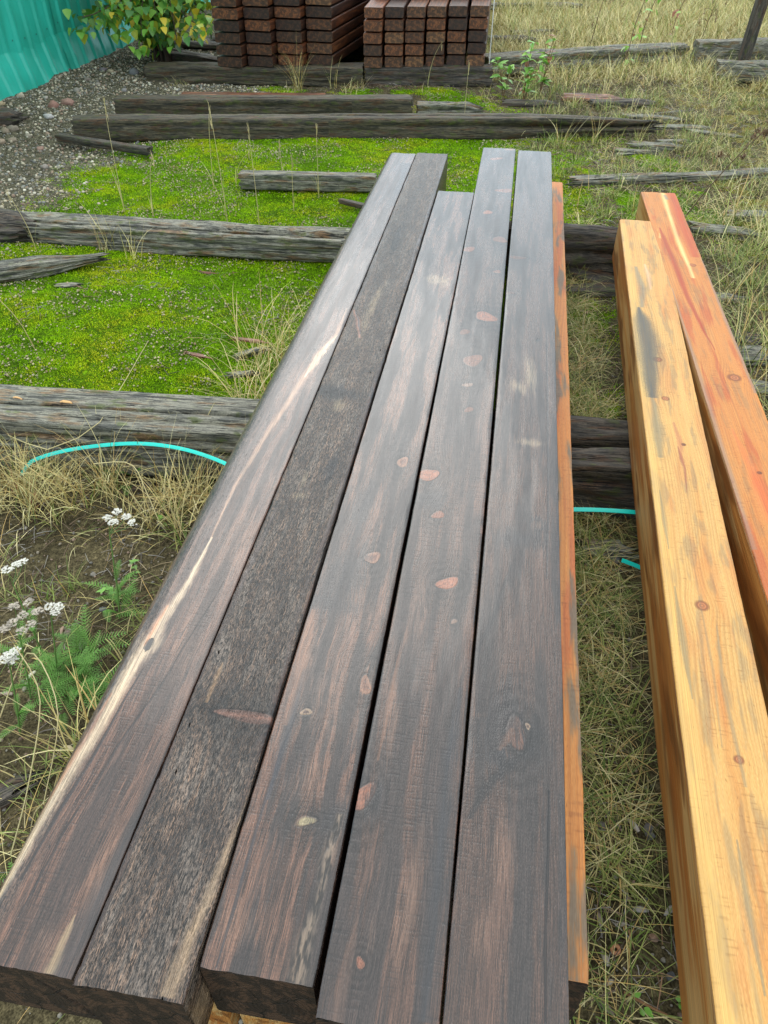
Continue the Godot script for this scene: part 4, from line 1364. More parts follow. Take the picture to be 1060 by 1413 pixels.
	lay_log("rotten_chunk", "crumbling red-brown rotten chunk at the end of the split sleeper", "wood chunk", Vector3(-2.86, -0.01, -3.62), Vector3(-2.46, 0.0, -3.62), 0.17, 0.12, 251, {"mat": M.olddark, "cracks": 9, "decay": 0.03, "rag1": 0.16, "taper1": 0.3, "nz": 60})
	# a leaning post
	var post := part("wooden_post", old_log(1.6, 0.095, 0.09, 261, {"mat": M.olddark, "cracks": 3, "decay": 0.006, "nz": 60, "m": 28}), self)
	post.position = Vector3(2.03, 0.0, -8.42)
	post.rotation = Vector3(0, 0.15, deg_to_rad(87))
	tag(post, "dark square post standing between two low sleepers in dry grass", "post")
	# rotten fragments
	var spots := [
		[800, 385, 0.34, -0.5, 0.10, 0.05, "dark"], [825, 405, 0.26, 0.15, 0.08, 0.04, "dark"], [812, 345, 0.30, 0.05, 0.07, 0.04, "grey"], [1010, 470, 0.30, -0.3, 0.10, 0.04, "dark"], [1030, 500, 0.28, 0.1, 0.11, 0.04, "grey"], [1045, 545, 0.32, -0.2, 0.09, 0.035, "grey"],
		[985, 415, 0.26, 0.2, 0.06, 0.03, "grey"], [1000, 325, 0.36, 0.05, 0.10, 0.05, "grey"], [1045, 300, 0.3, 0.1, 0.08, 0.04, "grey"], [905, 203, 0.34, -0.08, 0.07, 0.035, "grey"], [935, 197, 0.30, 0.25, 0.05, 0.03, "grey"], [870, 175, 0.40, 0.12, 0.06, 0.03, "dark"],
		[900, 165, 0.44, -0.15, 0.07, 0.03, "grey"], [945, 178, 0.42, 0.1, 0.08, 0.025, "grey"], [985, 185, 0.36, -0.2, 0.05, 0.02, "grey"], [920, 158, 0.42, 0.3, 0.05, 0.02, "dark"], [880, 210, 0.28, 0.06, 0.06, 0.03, "grey"], [820, 140, 0.5, -0.05, 0.14, 0.05, "red"],
		[860, 148, 0.5, 0.1, 0.10, 0.05, "dark"], [730, 145, 0.4, 0.0, 0.08, 0.04, "dark"], [985, 245, 0.3, 0.0, 0.06, 0.02, "grey"], [865, 212, 0.14, 0.3, 0.07, 0.02, "grey"], [700, 60, 0.6, -0.1, 0.2, 0.07, "dark"], [740, 48, 0.5, 0.15, 0.14, 0.05, "dark"],
		[690, 12, 0.9, 0.05, 0.16, 0.06, "dark"], [770, 10, 0.8, 0.1, 0.12, 0.05, "grey"], [5, 185, 0.26, 0.6, 0.16, 0.10, "dark"], [24, 178, 0.2, 1.1, 0.10, 0.05, "dark"], [12, 668, 0.10, -1.0, 0.03, 0.02, "red"], [38, 680, 0.13, -0.9, 0.025, 0.02, "red"], [140, 652, 0.11, 0.0, 0.03, 0.02, "grey"], [195, 672, 0.10, 0.6, 0.025, 0.02, "dark"],
		[335, 520, 0.12, 0.25, 0.03, 0.02, "grey"], [350, 492, 0.13, 0.7, 0.035, 0.025, "grey"], [345, 472, 0.16, -0.1, 0.02, 0.015, "red"], [270, 490, 0.10, -0.3, 0.02, 0.012, "red"], [285, 373, 0.05, 0.1, 0.02, 0.01, "red"], [90, 398, 0.09, 0.2, 0.05, 0.015, "grey"], [3, 1112, 0.14, 0.7, 0.05, 0.03, "dark"], [840, 770, 0.16, 0.1, 0.06, 0.03, "grey"],
		[238, 110, 0.5, 0.1, 0.1, 0.06, "dark"], [255, 88, 0.7, -0.1, 0.16, 0.08, "dark"], [275, 70, 0.6, 0.2, 0.12, 0.06, "dark"], [290, 60, 0.4, -0.2, 0.1, 0.05, "dark"], [250, 62, 0.6, 0.0, 0.12, 0.05, "dark"], [275, 100, 0.5, 0.05, 0.07, 0.04, "grey"]]
	var where := {"dark": ["dark rotten splintered wood", "dark rotten wood scraps"], "grey": ["grey weathered wood splinter", "grey wood splinters"], "red": ["small reddish-brown rotten piece", "reddish wood pieces"]}
	var ms := {"dark": M.olddark, "grey": M.old, "red": M.tar}
	for k in spots.size():
		var s: Array = spots[k]
		var c := G(s[0], s[1])
		var d := Vector3(cos(s[3]), 0, -sin(s[3])) * (float(s[2]) * 0.5)
		var a: Vector3 = c - d
		var e: Vector3 = c + d
		a.y = gh(a.x, a.z) - 0.006
		e.y = gh(e.x, e.z) - 0.006
		var spot := "on the gravel near the metal fence"
		if s[0] > 650 and s[1] < 70: spot = "in the golden field behind the stacks"
		elif s[0] > 700 and s[1] < 260: spot = "around the rotten end of the longest sleeper"
		elif s[0] > 950: spot = "in the grass beside the red-striped timber"
		elif s[0] > 700: spot = "in the gap between pile and orange timber"
		elif s[0] > 220 and s[1] < 120: spot = "between the bush and the wide-ended stack"
		elif s[1] > 600: spot = "in the soil in front of the thick sleeper"
		elif s[1] > 300: spot = "on the moss behind the thick sleeper"
		lay_log("wood_fragment", where[s[6]][0] + " " + spot, "wood scrap", a, e, s[4], s[5], 300 + k, {"mat": ms[s[6]], "cracks": 3, "decay": minf(0.02, float(s[5]) * 0.3), "rag0": 0.07, "rag1": 0.09, "taper1": 0.5, "nz": 28, "m": 22, "group": where[s[6]][1] + " " + spot})

# ------------------------------------------------------------------ stacks of sleepers
func build_stacks() -> void:
	var tints := [Color(0.80, 0.77, 0.70), Color(0.62, 0.60, 0.57), Color(0.95, 0.92, 0.84), Color(0.52, 0.50, 0.50), Color(0.74, 0.68, 0.60), Color(0.88, 0.78, 0.66)]
	var sides: Array = []
	var ends: Array = []
	for k in 6:
		var e: StandardMaterial3D = M.endbrown.duplicate()
		e.albedo_color = Color(minf(tints[k].r * 1.08, 1), minf(tints[k].g * 1.08, 1), minf(tints[k].b * 1.08, 1))
		e.uv1_offset = Vector3([0.0, 0.08, -0.07, 0.04, -0.03, 0.1][k], [0.0, 0.12, -0.15, 0.3, -0.1, 0.2][k], 0)
		ends.append(e)
		var m: StandardMaterial3D = M.tar.duplicate()
		m.albedo_color = Color(minf(tints[k].r, 1), minf(tints[k].g, 1), minf(tints[k].b, 1))
		m.uv1_offset = Vector3(k * 0.37, k * 0.21, 0)
		m.resource_name = "tarred_wood_variant"
		sides.append(m)
	var rg := RandomNumberGenerator.new()
	rg.seed = 77
	var defs := [
		{"a": P(297, 94, 0.135), "b": P(463, 90, 0.135), "n": 4, "rows": 7, "w": 0.231, "h": 0.075, "pitch": 0.0885, "dir": 6.0, "group": "treated sleepers in the wide-ended stack", "from": "bush side", "label": "treated sleeper in the wide-ended stack"},
		{"a": P(500, 95, 0.135), "b": P(670, 91, 0.135), "n": 6, "rows": 7, "w": 0.157, "h": 0.077, "pitch": 0.0905, "dir": -2.0, "group": "treated sleepers in the narrow-ended stack", "from": "wide-ended stack", "label": "treated sleeper in the strapped stack"}]
	for d in defs:
		var vars: Array = []
		for k in 6: vars.append(timber(d.w, d.h, 2.3, 500 + k, {"nz": 8, "nt": 4, "bevel": 0.007, "amp": 0.002, "top": sides[k], "side": sides[k], "end": ends[k]}))
		var a: Vector3 = d.a
		var b: Vector3 = d.b
		for c in d.n:
			var t: float = (c + 0.5) / d.n
			for r in d.rows:
				var v := rg.randi() % 6
				var p := a.lerp(b, t)
				p.y = 0.139 + r * float(d.pitch)
				p.z -= rg.randf() * 0.018
				p.x += rg.randf_range(-0.004, 0.004)
				if d.n == 6 and r >= 5: p.z -= 0.55
				if d.n == 6 and r == 4: p.z -= 0.02
				var o := part("treated_sleeper", vars[v], self)
				o.position = p
				o.rotation.y = deg_to_rad(-float(d.dir) + rg.randf_range(-0.4, 0.4))
				var ord: Array = ["bottom", "second", "third", "fourth", "fifth", "sixth", "top"]
				var col: Array = ["first", "second", "third", "fourth", "fifth", "sixth"]
				tag(o, "%s, %s row up, %s column from the %s" % [d.label, ord[r], col[c], d.from], "sleeper", d.group)
	# white strap round the narrow stack
	var sb := BoxMesh.new()
	sb.size = Vector3(0.006, 0.66, 0.02)
	var st := part("packing_strap", sb, self, plain(0.75, 0.76, 0.74, 0.4, "white_strap"))
	st.position = P(671, 91, 0.135) + Vector3(0.022, 0.33, -0.10)
	tag(st, "white packing strap running down the side of the narrow-ended stack", "strap")

# ------------------------------------------------------------------ the dark pile
func build_pile() -> void:
	var side: StandardMaterial3D = M.gap_shade  # tops of the lower layer, painted dark as shade seen through the gaps
	var endm: StandardMaterial3D = M.endgrain
	var labels := ["dark timber with rounded waney edge and long cream streak with a small hole", "dark timber with rough torn bark-like face and reddish sliver knot", "shorter dark timber with pinkish near end, between the rough one and the knotty one", "smooth dark timber with a row of orange-red oval knots", "dark timber with a swirling brown knot and long thin crack, above the orange edge"]
	var topt := 0.165
	for i in 5:
		var j: Dictionary = jobs[i]
		var w: float = j.x1 - j.x0
		var l: float = absf(j.z1 - j.z0)
		var o := {"top": M["dark%d" % i], "side": M["dark%d" % i], "end": endm, "nz": 110, "nt": 36, "bevel": 0.003}
		if i == 0: o.merge({"wane": 0.042, "amp": 0.002, "taper": 0.034})
		if i == 1: o.merge({"nt": 44, "nz": 420, "fib": 0.0018, "bevel": 0.006}, true)
		var n := part("dark_timber", timber(w, topt, l, 600 + i, o), self)
		n.position = Vector3((j.x0 + j.x1) / 2 + j.get("drift", 0.0), 0.365 + [0.0, 0.003, -0.004, 0.0, 0.002][i], j.z0)
		n.rotation.y = atan(j.get("drift", 0.0) / l)
		tag(n, labels[i], "timber", "dark timbers on top of the pile")
	# the layer below
	var lower := [[-0.600, 0.15, -0.36, -3.66, "yellow-brown timber under the waney dark timber in the pile"], [-0.435, 0.15, -0.33, -3.64, "yellow-brown timber under the rough dark timber in the pile"], [-0.275, 0.15, -0.34, -3.33, "yellow-brown timber under the shorter dark timber in the pile"], [-0.128, 0.135, -0.40, -3.75, "yellow-brown timber under the knotty dark timber in the pile"]]
	for k in lower.size():
		var d: Array = lower[k]
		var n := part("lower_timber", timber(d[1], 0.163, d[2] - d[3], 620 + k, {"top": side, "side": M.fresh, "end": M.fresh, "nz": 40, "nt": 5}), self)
		n.position = Vector3(d[0] + d[1] / 2, 0.2, d[2])
		tag(n, d[4], "timber", "lower timbers of the pile")
	var j5: Dictionary = jobs[5]
	var s := part("lower_timber", timber(j5.x1 - j5.x0, 0.163, absf(j5.z1 - j5.z0), 640, {"top": M.strip, "side": M.fresh, "end": endm, "nz": 140, "nt": 10, "bevel": 0.004}), self)
	s.position = Vector3((j5.x0 + j5.x1) / 2, 0.2, j5.z0)
	s.rotation.y = deg_to_rad(-0.35)
	tag(s, "orange timber under the swirl-knot timber, showing as a stained orange strip", "timber", "lower timbers of the pile")

func build_orange() -> void:
	# nearer one: left top edge runs (0.404,-0.405) .. (0.488,-3.477)
	var endm: StandardMaterial3D = M.fresh
	var defs := [
		{"a": Vector3(0.3965, 0.199, -0.235), "b": Vector3(0.488, 0.199, -3.478), "w": 0.163, "mat": M.orange0, "label": "pale orange timber with grey-blue stain and pale bark-edged side", "i": 6},
		{"a": Vector3(0.652, 0.199, -0.40), "b": Vector3(0.612, 0.199, -3.852), "w": 0.158, "mat": M.orange1, "label": "orange timber with a long red stripe, lying beside the grey-stained one", "i": 7}]
	for d in defs:
		var dir: Vector3 = d.b - d.a
		var l := dir.length()
		var right := Vector3(-dir.z, 0, dir.x).normalized()
		var n := part("orange_timber", timber(d.w, 0.171, l, 660 + int(d.i), {"top": d.mat, "side": d.get("side", M.fresh), "end": endm, "nz": 160, "nt": 12, "bevel": 0.004, "amp": 0.0025}), self)
		n.position = d.a + right * float(d.w) / 2
		n.rotation.y = atan2(-dir.x, -dir.z)
		tag(n, d.label, "timber", "orange timbers beside the pile")

# ------------------------------------------------------------------ strap
func ribbon(pts: PackedVector3Array, w: float, th: float, tw: PackedFloat32Array, mat: Material) -> ArrayMesh:
	var pos := PackedVector3Array()
	var vs := PackedFloat32Array()
	var n := pts.size()
	for i in n:
		var d := (pts[mini(i + 1, n - 1)] - pts[maxi(i - 1, 0)]).normalized()
		var s := d.cross(Vector3.UP).normalized().rotated(d, tw[i])
		var u := s.cross(d).normalized()
		for q in [Vector2(-1, -1), Vector2(-1, 1), Vector2(0, 1), Vector2(1, 1), Vector2(1, -1), Vector2(0, -1)]:
			pos.append(pts[i] + s * q.x * w / 2 + u * q.y * th / 2)
		vs.append(i * 0.1)
	return loft(pos, n, 6, PackedInt32Array([0, 0, 0, 0, 0, 0]), PackedFloat32Array([0, 0.1, 0.2, 0.3, 0.4, 0.5, 0.6]), vs, [mat], mat)

func curve_points(ctrl: Array, n: int) -> PackedVector3Array:
	var c := Curve3D.new()
	for k in ctrl.size():
		var t: Vector3 = (ctrl[mini(k + 1, ctrl.size() - 1)] - ctrl[maxi(k - 1, 0)]) / 6.0
		c.add_point(ctrl[k], -t, t)
	var out := PackedVector3Array()
	for i in n: out.append(c.sample_baked(c.get_baked_length() * i / float(n - 1), true))
	return out

func build_strap() -> void:
	var mat := plain(0.005, 0.62, 0.52, 0.32, "turquoise_plastic")
	var pts := curve_points([P(30, 656, 0.03), P(45, 636, 0.07), P(100, 620, 0.12), P(180, 612, 0.15), P(245, 618, 0.16), P(303, 636, 0.155), P(345, 660, 0.15), Vector3(-0.45, 0.13, -1.62)], 40)
	var tw := PackedFloat32Array()
	for i in 40: tw.append(lerpf(0.9, 0.25, i / 39.0))
	var a := part("packing_strap", ribbon(pts, 0.012, 0.0016, tw, mat), self)
	tag(a, "turquoise plastic strap arching over dry grass towards the dark pile", "strap")
	var p2 := curve_points([P(740, 704, 0.12), P(787, 703, 0.12), P(835, 704, 0.118), P(880, 707, 0.12), P(915, 709, 0.12)], 14)
	var tw2 := PackedFloat32Array()
	for i in 14: tw2.append(0.25)
	var b := part("packing_strap", ribbon(p2, 0.0145, 0.0016, tw2, mat), self)
	tag(b, "turquoise plastic strap stretched across the gap between pile and orange timber", "strap")
	var p3 := curve_points([P(858, 773, 0.06), P(874, 779, 0.055), P(895, 788, 0.05)], 6)
	var tw3 := PackedFloat32Array()
	for i in 6: tw3.append(0.5)
	var c := part("packing_strap", ribbon(p3, 0.012, 0.0016, tw3, mat), self)
	tag(c, "short cut end of turquoise strap by a grey splinter", "strap")

# ------------------------------------------------------------------ stones
func stone_mesh(seed_: int, flat: float, fine := 1) -> ArrayMesh:
	var sp := SphereMesh.new()
	sp.radial_segments = 8 * fine
	sp.rings = 4 * fine
	sp.radius = 1.0
	sp.height = 2.0
	var a := sp.get_mesh_arrays()
	var v: PackedVector3Array = a[Mesh.ARRAY_VERTEX]
	var ns := FastNoiseLite.new()
	ns.seed = seed_
	ns.frequency = 0.7
	for k in v.size():
		var q := v[k]
		var d := 1.0 + ns.get_noise_3dv(q * 1.3) * 0.55
		q *= d
		# cut facets
		q.x = clampf(q.x, -0.85, 0.9)
		q.z = clampf(q.z, -0.8, 0.85)
		v[k] = Vector3(q.x, q.y * flat, q.z * 0.85)
	a[Mesh.ARRAY_VERTEX] = v
	var st := SurfaceTool.new()
	var t := ArrayMesh.new()
	t.add_surface_from_arrays(Mesh.PRIMITIVE_TRIANGLES, a)
	st.create_from(t, 0)
	st.generate_normals()
	var m := st.commit()
	m.surface_set_material(0, M.stone)
	return m

func white(mesh: ArrayMesh) -> ArrayMesh:
	# plain white vertex colours, so that each copy's own colour counts
	var a := mesh.surface_get_arrays(0)
	var c := PackedColorArray()
	c.resize(a[Mesh.ARRAY_VERTEX].size())
	c.fill(Color.WHITE)
	a[Mesh.ARRAY_COLOR] = c
	var out := ArrayMesh.new()
	out.add_surface_from_arrays(Mesh.PRIMITIVE_TRIANGLES, a)
	out.surface_set_material(0, mesh.surface_get_material(0))
	return out

func scatter(called: String, label: String, category: String, mesh: Mesh, xf: Array, cols: PackedColorArray) -> void:
	var mm := MultiMesh.new()
	mm.transform_format = MultiMesh.TRANSFORM_3D
	mm.use_colors = true
	mm.mesh = mesh
	mm.instance_count = xf.size()
	for k in xf.size():
		mm.set_instance_transform(k, xf[k])
		mm.set_instance_color(k, cols[k])
	var o := MultiMeshInstance3D.new()
	o.name = numbered(called)
	o.multimesh = mm
	add_child(o)
	tag(o, label, category, "", "stuff")

func under_things(x: float, z: float) -> bool:
	return x > -0.58 and x < 0.20 and z > -3.6 and z < -0.4

func build_stones() -> void:
	var pal := [Color(0.26, 0.25, 0.23), Color(0.16, 0.16, 0.16), Color(0.36, 0.32, 0.27), Color(0.44, 0.40, 0.33), Color(0.30, 0.22, 0.18), Color(0.20, 0.21, 0.22), Color(0.52, 0.50, 0.46), Color(0.12, 0.115, 0.11)]
	var meshes: Array = []
	for k in 5: meshes.append(white(stone_mesh(900 + k, [0.6, 0.75, 0.5, 0.85, 0.65][k])))
	# gravel strip
	for v in 5:
		var xf: Array = []
		var cols := PackedColorArray()
		for k in 9500:
			var z := -2.8 - pow(rng.randf(), 0.8) * 6.2
			var x := rng.randf_range(-4.1, -1.9)
			var q := zone(x, z)
			if rng.randf() > q.y * (0.55 + 0.6 * ss(-0.3, 0.3, znoise.get_noise_2d(x * 3.0, z * 3.0))): continue
			var s := 0.0024 + pow(rng.randf(), 5.0) * 0.012
			var bs := Basis(Vector3.UP, rng.randf() * TAU) * Basis.from_scale(Vector3(s, s, s))
			xf.append(Transform3D(bs, Vector3(x, gh(x, z) + s * 0.25, z)))
			cols.append(pal[rng.randi() % 7] * Color(1.03, 1.0, 0.86) * rng.randf_range(0.6, 1.2))
		scatter("gravel", "loose grey gravel strip along the metal fence", "gravel", meshes[v], xf, cols)
	# chips among the moss and grit on soil
	for v in 3:
		var xf: Array = []
		var cols := PackedColorArray()
		for k in 50000:
			var z := rng.randf_range(-8.2, -0.35)
			var x := rng.randf_range(-3.0, 1.7)
			if under_things(x, z): continue
			var q := zone(x, z)
			var n := gnoise2.get_noise_2d(x * 0.35 + 20.0, z * 0.35) + znoise.get_noise_2d(x * 2.0, z * 2.0) * 0.5
			var keep := q.x * pow(ss(-0.15, 0.32, n + ss(-1.6, -2.9, x) * 0.18), 1.4) + q.x * 0.05 + q.w * 0.40 + q.y * 0.4 + q.z * 0.05
			if rng.randf() > keep: continue
			var s := 0.0015 + pow(rng.randf(), 3.0) * 0.0048
			var bs := Basis(Vector3(rng.randf(), 1, rng.randf()).normalized(), rng.randf() * TAU) * Basis.from_scale(Vector3(s, s, s))
			xf.append(Transform3D(bs, Vector3(x, gh(x, z) + s * 0.4 + (0.005 if q.x > 0.5 else 0.0), z)))
			var c: Color = pal[[0, 2, 3, 6, 3, 3, 1, 4][rng.randi() % 8]] * Color(1.1, 1.05, 0.72) * rng.randf_range(0.55, 1.05)
			if q.w > 0.5: c = pal[[0, 2, 4, 4, 7, 0, 1, 4][rng.randi() % 8]] * Color(1.0, 0.95, 0.82) * rng.randf_range(0.5, 1.0)
			cols.append(c)
		scatter("stone_chips", "tiny pale stone chips strewn through the moss and soil", "stone chips", meshes[v], xf, cols)
	# stones one can pick out
	var big := [
		[95, 150, 0.060, Color(0.42, 0.25, 0.20), "pinkish flat stone"], [76, 156, 0.048, Color(0.40, 0.22, 0.17), "pinkish flat stone"], [69, 169, 0.042, Color(0.62, 0.62, 0.62), "bright white stone"], [33, 149, 0.035, Color(0.60, 0.54, 0.42), "cream stone"], [55, 202, 0.034, Color(0.44, 0.28, 0.22), "pinkish flat stone"],
		[186, 108, 0.050, Color(0.22, 0.23, 0.25), "blue-grey stone"], [145, 108, 0.038, Color(0.25, 0.22, 0.25), "blue-grey stone"], [155, 109, 0.03, Color(0.56, 0.48, 0.34), "cream stone"], [20, 186, 0.045, Color(0.30, 0.26, 0.2), "brown stone"], [10, 190, 0.035, Color(0.34, 0.28, 0.2), "brown stone"], [18, 197, 0.034, Color(0.36, 0.3, 0.22), "brown stone"],
		[3, 201, 0.036, Color(0.46, 0.36, 0.26), "brown stone"], [5, 161, 0.04, Color(0.52, 0.42, 0.26), "cream stone"], [108, 133, 0.032, Color(0.36, 0.34, 0.3), "grey stone"], [66, 147, 0.026, Color(0.5, 0.46, 0.4), "grey stone"], [123, 120, 0.03, Color(0.3, 0.26, 0.22), "brown stone"], [137, 124, 0.028, Color(0.4, 0.37, 0.32), "grey stone"], [172, 128, 0.026, Color(0.34, 0.33, 0.33), "grey stone"], [110, 136, 0.024, Color(0.46, 0.36, 0.28), "brown stone"], [60, 227, 0.028, Color(0.40, 0.36, 0.32), "grey stone"], [40, 190, 0.026, Color(0.42, 0.38, 0.30), "grey stone"],
		[113, 888, 0.014, Color(0.36, 0.33, 0.28), "grey stone"], [141, 838, 0.012, Color(0.17, 0.18, 0.19), "blue-grey stone"], [93, 870, 0.013, Color(0.26, 0.2, 0.16), "brown stone"], [128, 790, 0.010, Color(0.3, 0.28, 0.24), "grey stone"],
		[896, 1140, 0.013, Color(0.24, 0.23, 0.23), "blue-grey stone"], [898, 1149, 0.012, Color(0.2, 0.2, 0.2), "blue-grey stone"], [927, 1346, 0.010, Color(0.13, 0.14, 0.15), "blue-grey stone"], [832, 1138, 0.012, Color(0.2, 0.19, 0.17), "grey stone"], [903, 1292, 0.010, Color(0.42, 0.27, 0.18), "brown stone"], [848, 770, 0.02, Color(0.2, 0.2, 0.2), "grey stone"]]
	var bm: Array = []
	for k in 4: bm.append(stone_mesh(950 + k, [0.5, 0.7, 0.45, 0.6][k], 2))
	for k in big.size():
		var s: Array = big[k]
		var p := G(s[0], s[1])
		var mat: StandardMaterial3D = plain(s[3].r, s[3].g, s[3].b, 0.75, "stone")
		var tr := noise_tint(k % 3)
		mat.albedo_texture = tr
		mat.uv1_triplanar = true
		mat.uv1_scale = Vector3.ONE * 1.4
		var o := part("stone", bm[k % 4], self, mat)
		var sz: float = s[2]
		o.position = p + Vector3(0, sz * 0.15, 0)
		o.scale = Vector3(sz, sz, sz)
		o.rotation.y = k * 1.3
		var place := "on the gravel by the metal fence" if s[1] < 300 else ("in bare soil beside the waney dark timber" if s[0] < 500 else "in the grassy gap beside the orange timber")
		tag(o, "%s lying %s" % [s[4], place], "stone", "%ss %s" % [s[4], place])

var tints_made := {}
func noise_tint(k: int) -> NoiseTexture2D:
	if tints_made.has(k): return tints_made[k]
	var t := NoiseTexture2D.new()
	var fn := FastNoiseLite.new()
	fn.seed = 60 + k
	fn.frequency = 0.02
	fn.fractal_octaves = 5
	t.noise = fn
	t.width = 256
	t.height = 256
	t.seamless = true
	var ramp := Gradient.new()
	ramp.set_color(0, Color(0.6, 0.58, 0.55))
	ramp.set_color(1, Color(1, 1, 1))
	t.color_ramp = ramp
	tints_made[k] = t
	return t

# ------------------------------------------------------------------ small litter
func chip_mesh(seed_: int, l: float, w: float, th: float) -> ArrayMesh:
	var rg := RandomNumberGenerator.new()
	rg.seed = seed_
	var pos := PackedVector3Array()
	var vs := PackedFloat32Array()
	for i in 5:
		var t := i / 4.0
		var ww := w * (0.35 + 0.65 * sin(PI * clampf(t * 0.9 + 0.08, 0, 1))) * rg.randf_range(0.8, 1.2)
		var y := rg.randf_range(-0.2, 0.2) * th + sin(t * PI) * th * 0.8
		for q in [Vector2(-1, 0), Vector2(-0.6, 1), Vector2(0.5, 1), Vector2(1, 0), Vector2(0.5, -0.6), Vector2(-0.6, -0.6)]:
			pos.append(Vector3((t - 0.5) * l, y + q.y * th / 2 + th * 0.6, q.x * ww / 2))
		vs.append(t)
	return loft(pos, 5, 6, PackedInt32Array([0, 0, 0, 0, 0, 0]), PackedFloat32Array([0, 0.1, 0.2, 0.3, 0.4, 0.5, 0.6]), vs, [null], null)

func build_litter() -> void:
	var pale := plain(0.62, 0.36, 0.14, 0.6, "fresh_wood_chip")
	# fresh chips resting in the crack of the thick sleeper
	var a := part("wood_chip", chip_mesh(1, 0.045, 0.014, 0.006), self, pale)
	a.position = P(92, 557, 0.195) + Vector3(0, 0.0, 0)
	a.rotation.y = -0.1
	tag(a, "fresh orange wood chip lying in the crack of the thick sleeper", "wood chip", "fresh chips on the thick sleeper")
	var b := part("wood_chip", chip_mesh(2, 0.036, 0.009, 0.005), self, pale)
	b.position = P(25, 551, 0.195)
	b.rotation.y = -0.15
	tag(b, "fresh orange wood chip lying in the crack of the thick sleeper", "wood chip", "fresh chips on the thick sleeper")
	# a knot ring fallen out of a plank
	var t := TorusMesh.new()
	t.inner_radius = 0.003
	t.outer_radius = 0.0105
	t.rings = 20
	t.ring_segments = 10
	var k := part("wooden_ring", t, self, plain(0.42, 0.19, 0.09, 0.6, "knot_wood"))
	k.position = G(850, 1309) + Vector3(0, 0.006, 0)
	k.rotation = Vector3(0.15, 0, 0.1)
	tag(k, "small brown wooden ring lying on bare soil in the gap", "wooden ring")
	# twig
	var bf := Buf.new()
	tube(bf, curve_points([G(862, 1368) + Vector3(0, 0.006, 0), G(890, 1386) + Vector3(0, 0.012, 0), G(915, 1398) + Vector3(0, 0.008, 0), G(945, 1413) + Vector3(0, 0.008, 0)], 10), 0.0028, 0.0022, Color(0.22, 0.11, 0.045))
	var tw := part("fallen_twig", bf.into(ArrayMesh.new(), M.stem), self)
	tag(tw, "thin brown twig lying on the soil in the gap", "twig")
	# leaves and bark flakes in the gap
	var fl := [[885, 1255, 0.030, Color(0.34, 0.31, 0.28)], [828, 1268, 0.026, Color(0.26, 0.21, 0.16)], [858, 1275, 0.024, Color(0.3, 0.26, 0.2)], [836, 1322, 0.028, Color(0.3, 0.27, 0.2)], [841, 1355, 0.024, Color(0.38, 0.34, 0.26)], [875, 1137, 0.034, Color(0.42, 0.38, 0.33)], [924, 1256, 0.03, Color(0.38, 0.35, 0.32)], [838, 1390, 0.03, Color(0.16, 0.13, 0.09)], [812, 426, 0.04, Color(0.3, 0.16, 0.1)], [836, 344, 0.035, Color(0.45, 0.2, 0.12)], [42, 930, 0.03, Color(0.6, 0.56, 0.44)], [95, 1032, 0.028, Color(0.48, 0.4, 0.24)], [36, 945, 0.03, Color(0.3, 0.25, 0.2)], [8, 955, 0.03, Color(0.32, 0.26, 0.2)], [85, 868, 0.026, Color(0.3, 0.2, 0.14)], [5, 602, 0.05, Color(0.5, 0.34, 0.14)]]
	for j in fl.size():
		var f: Array = fl[j]
		var o := part("bark_flake", chip_mesh(20 + j, f[2], f[2] * 0.42, 0.004), self, plain(f[3].r, f[3].g, f[3].b, 0.7, "bark_flake"))
		o.position = G(f[0], f[1]) + Vector3(0, 0.003, 0)
		o.rotation = Vector3(0.1 * sin(j), j * 1.7, 0.12 * cos(j * 2.0))
		var left: bool = f[0] < 500
		tag(o, "dry bark flake or leaf on the soil %s" % ("among the yarrow plants" if left else "in the gap beside the orange timber"), "bark flake", "flakes %s" % ("among the yarrow" if left else "in the gap"))

func build_twig_litter() -> void:
	# short dead twigs, bark shreds and stem bits strewn over the rough ground
	for v in 3:
		var b := Buf.new()
		var rg := RandomNumberGenerator.new()
		rg.seed = 400 + v
		for k in 7:
			var p := Vector3(rg.randf_range(-0.07, 0.07), rg.randf_range(0.003, 0.012), rg.randf_range(-0.07, 0.07))
			var a := rg.randf() * TAU
			var l := rg.randf_range(0.012, 0.055)
			var d := Vector3(cos(a), rg.randf_range(-0.1, 0.25), sin(a)) * l
			var c := Color.WHITE * rg.randf_range(0.6, 1.2)
			c.a = 1.0
			tube(b, PackedVector3Array([p - d * 0.5, p + Vector3(0, rg.randf_range(0.0, 0.004), 0), p + d * 0.5]), rg.randf_range(0.0006, 0.0014), 0.0005, c, 4)
		var mesh := b.into(ArrayMesh.new(), M.stem)
		var xf: Array = []
		var cols := PackedColorArray()
		var pal := [Color(0.16, 0.11, 0.07), Color(0.24, 0.21, 0.18), Color(0.32, 0.25, 0.15), Color(0.12, 0.085, 0.06), Color(0.30, 0.28, 0.25), Color(0.26, 0.15, 0.08)]
		for k in 1900:
			var z := rng.randf_range(-8.4, -0.3)
			var x := rng.randf_range(-2.2, 2.6)
			if in_solid(x, z): continue
			var q := zone(x, z)
			if rng.randf() > q.w * 0.75 + q.z * 0.65 + q.x * 0.03: continue
			var s := rng.randf_range(0.7, 1.6)
			xf.append(Transform3D(Basis(Vector3.UP, rng.randf() * TAU) * Basis.from_scale(Vector3.ONE * s), Vector3(x, gh(x, z), z)))
			cols.append(pal[rng.randi() % 6] * rng.randf_range(0.7, 1.3))
		scatter("twig_litter", "dead twigs and bark shreds strewn over soil and dry grass", "twigs", mesh, xf, cols)

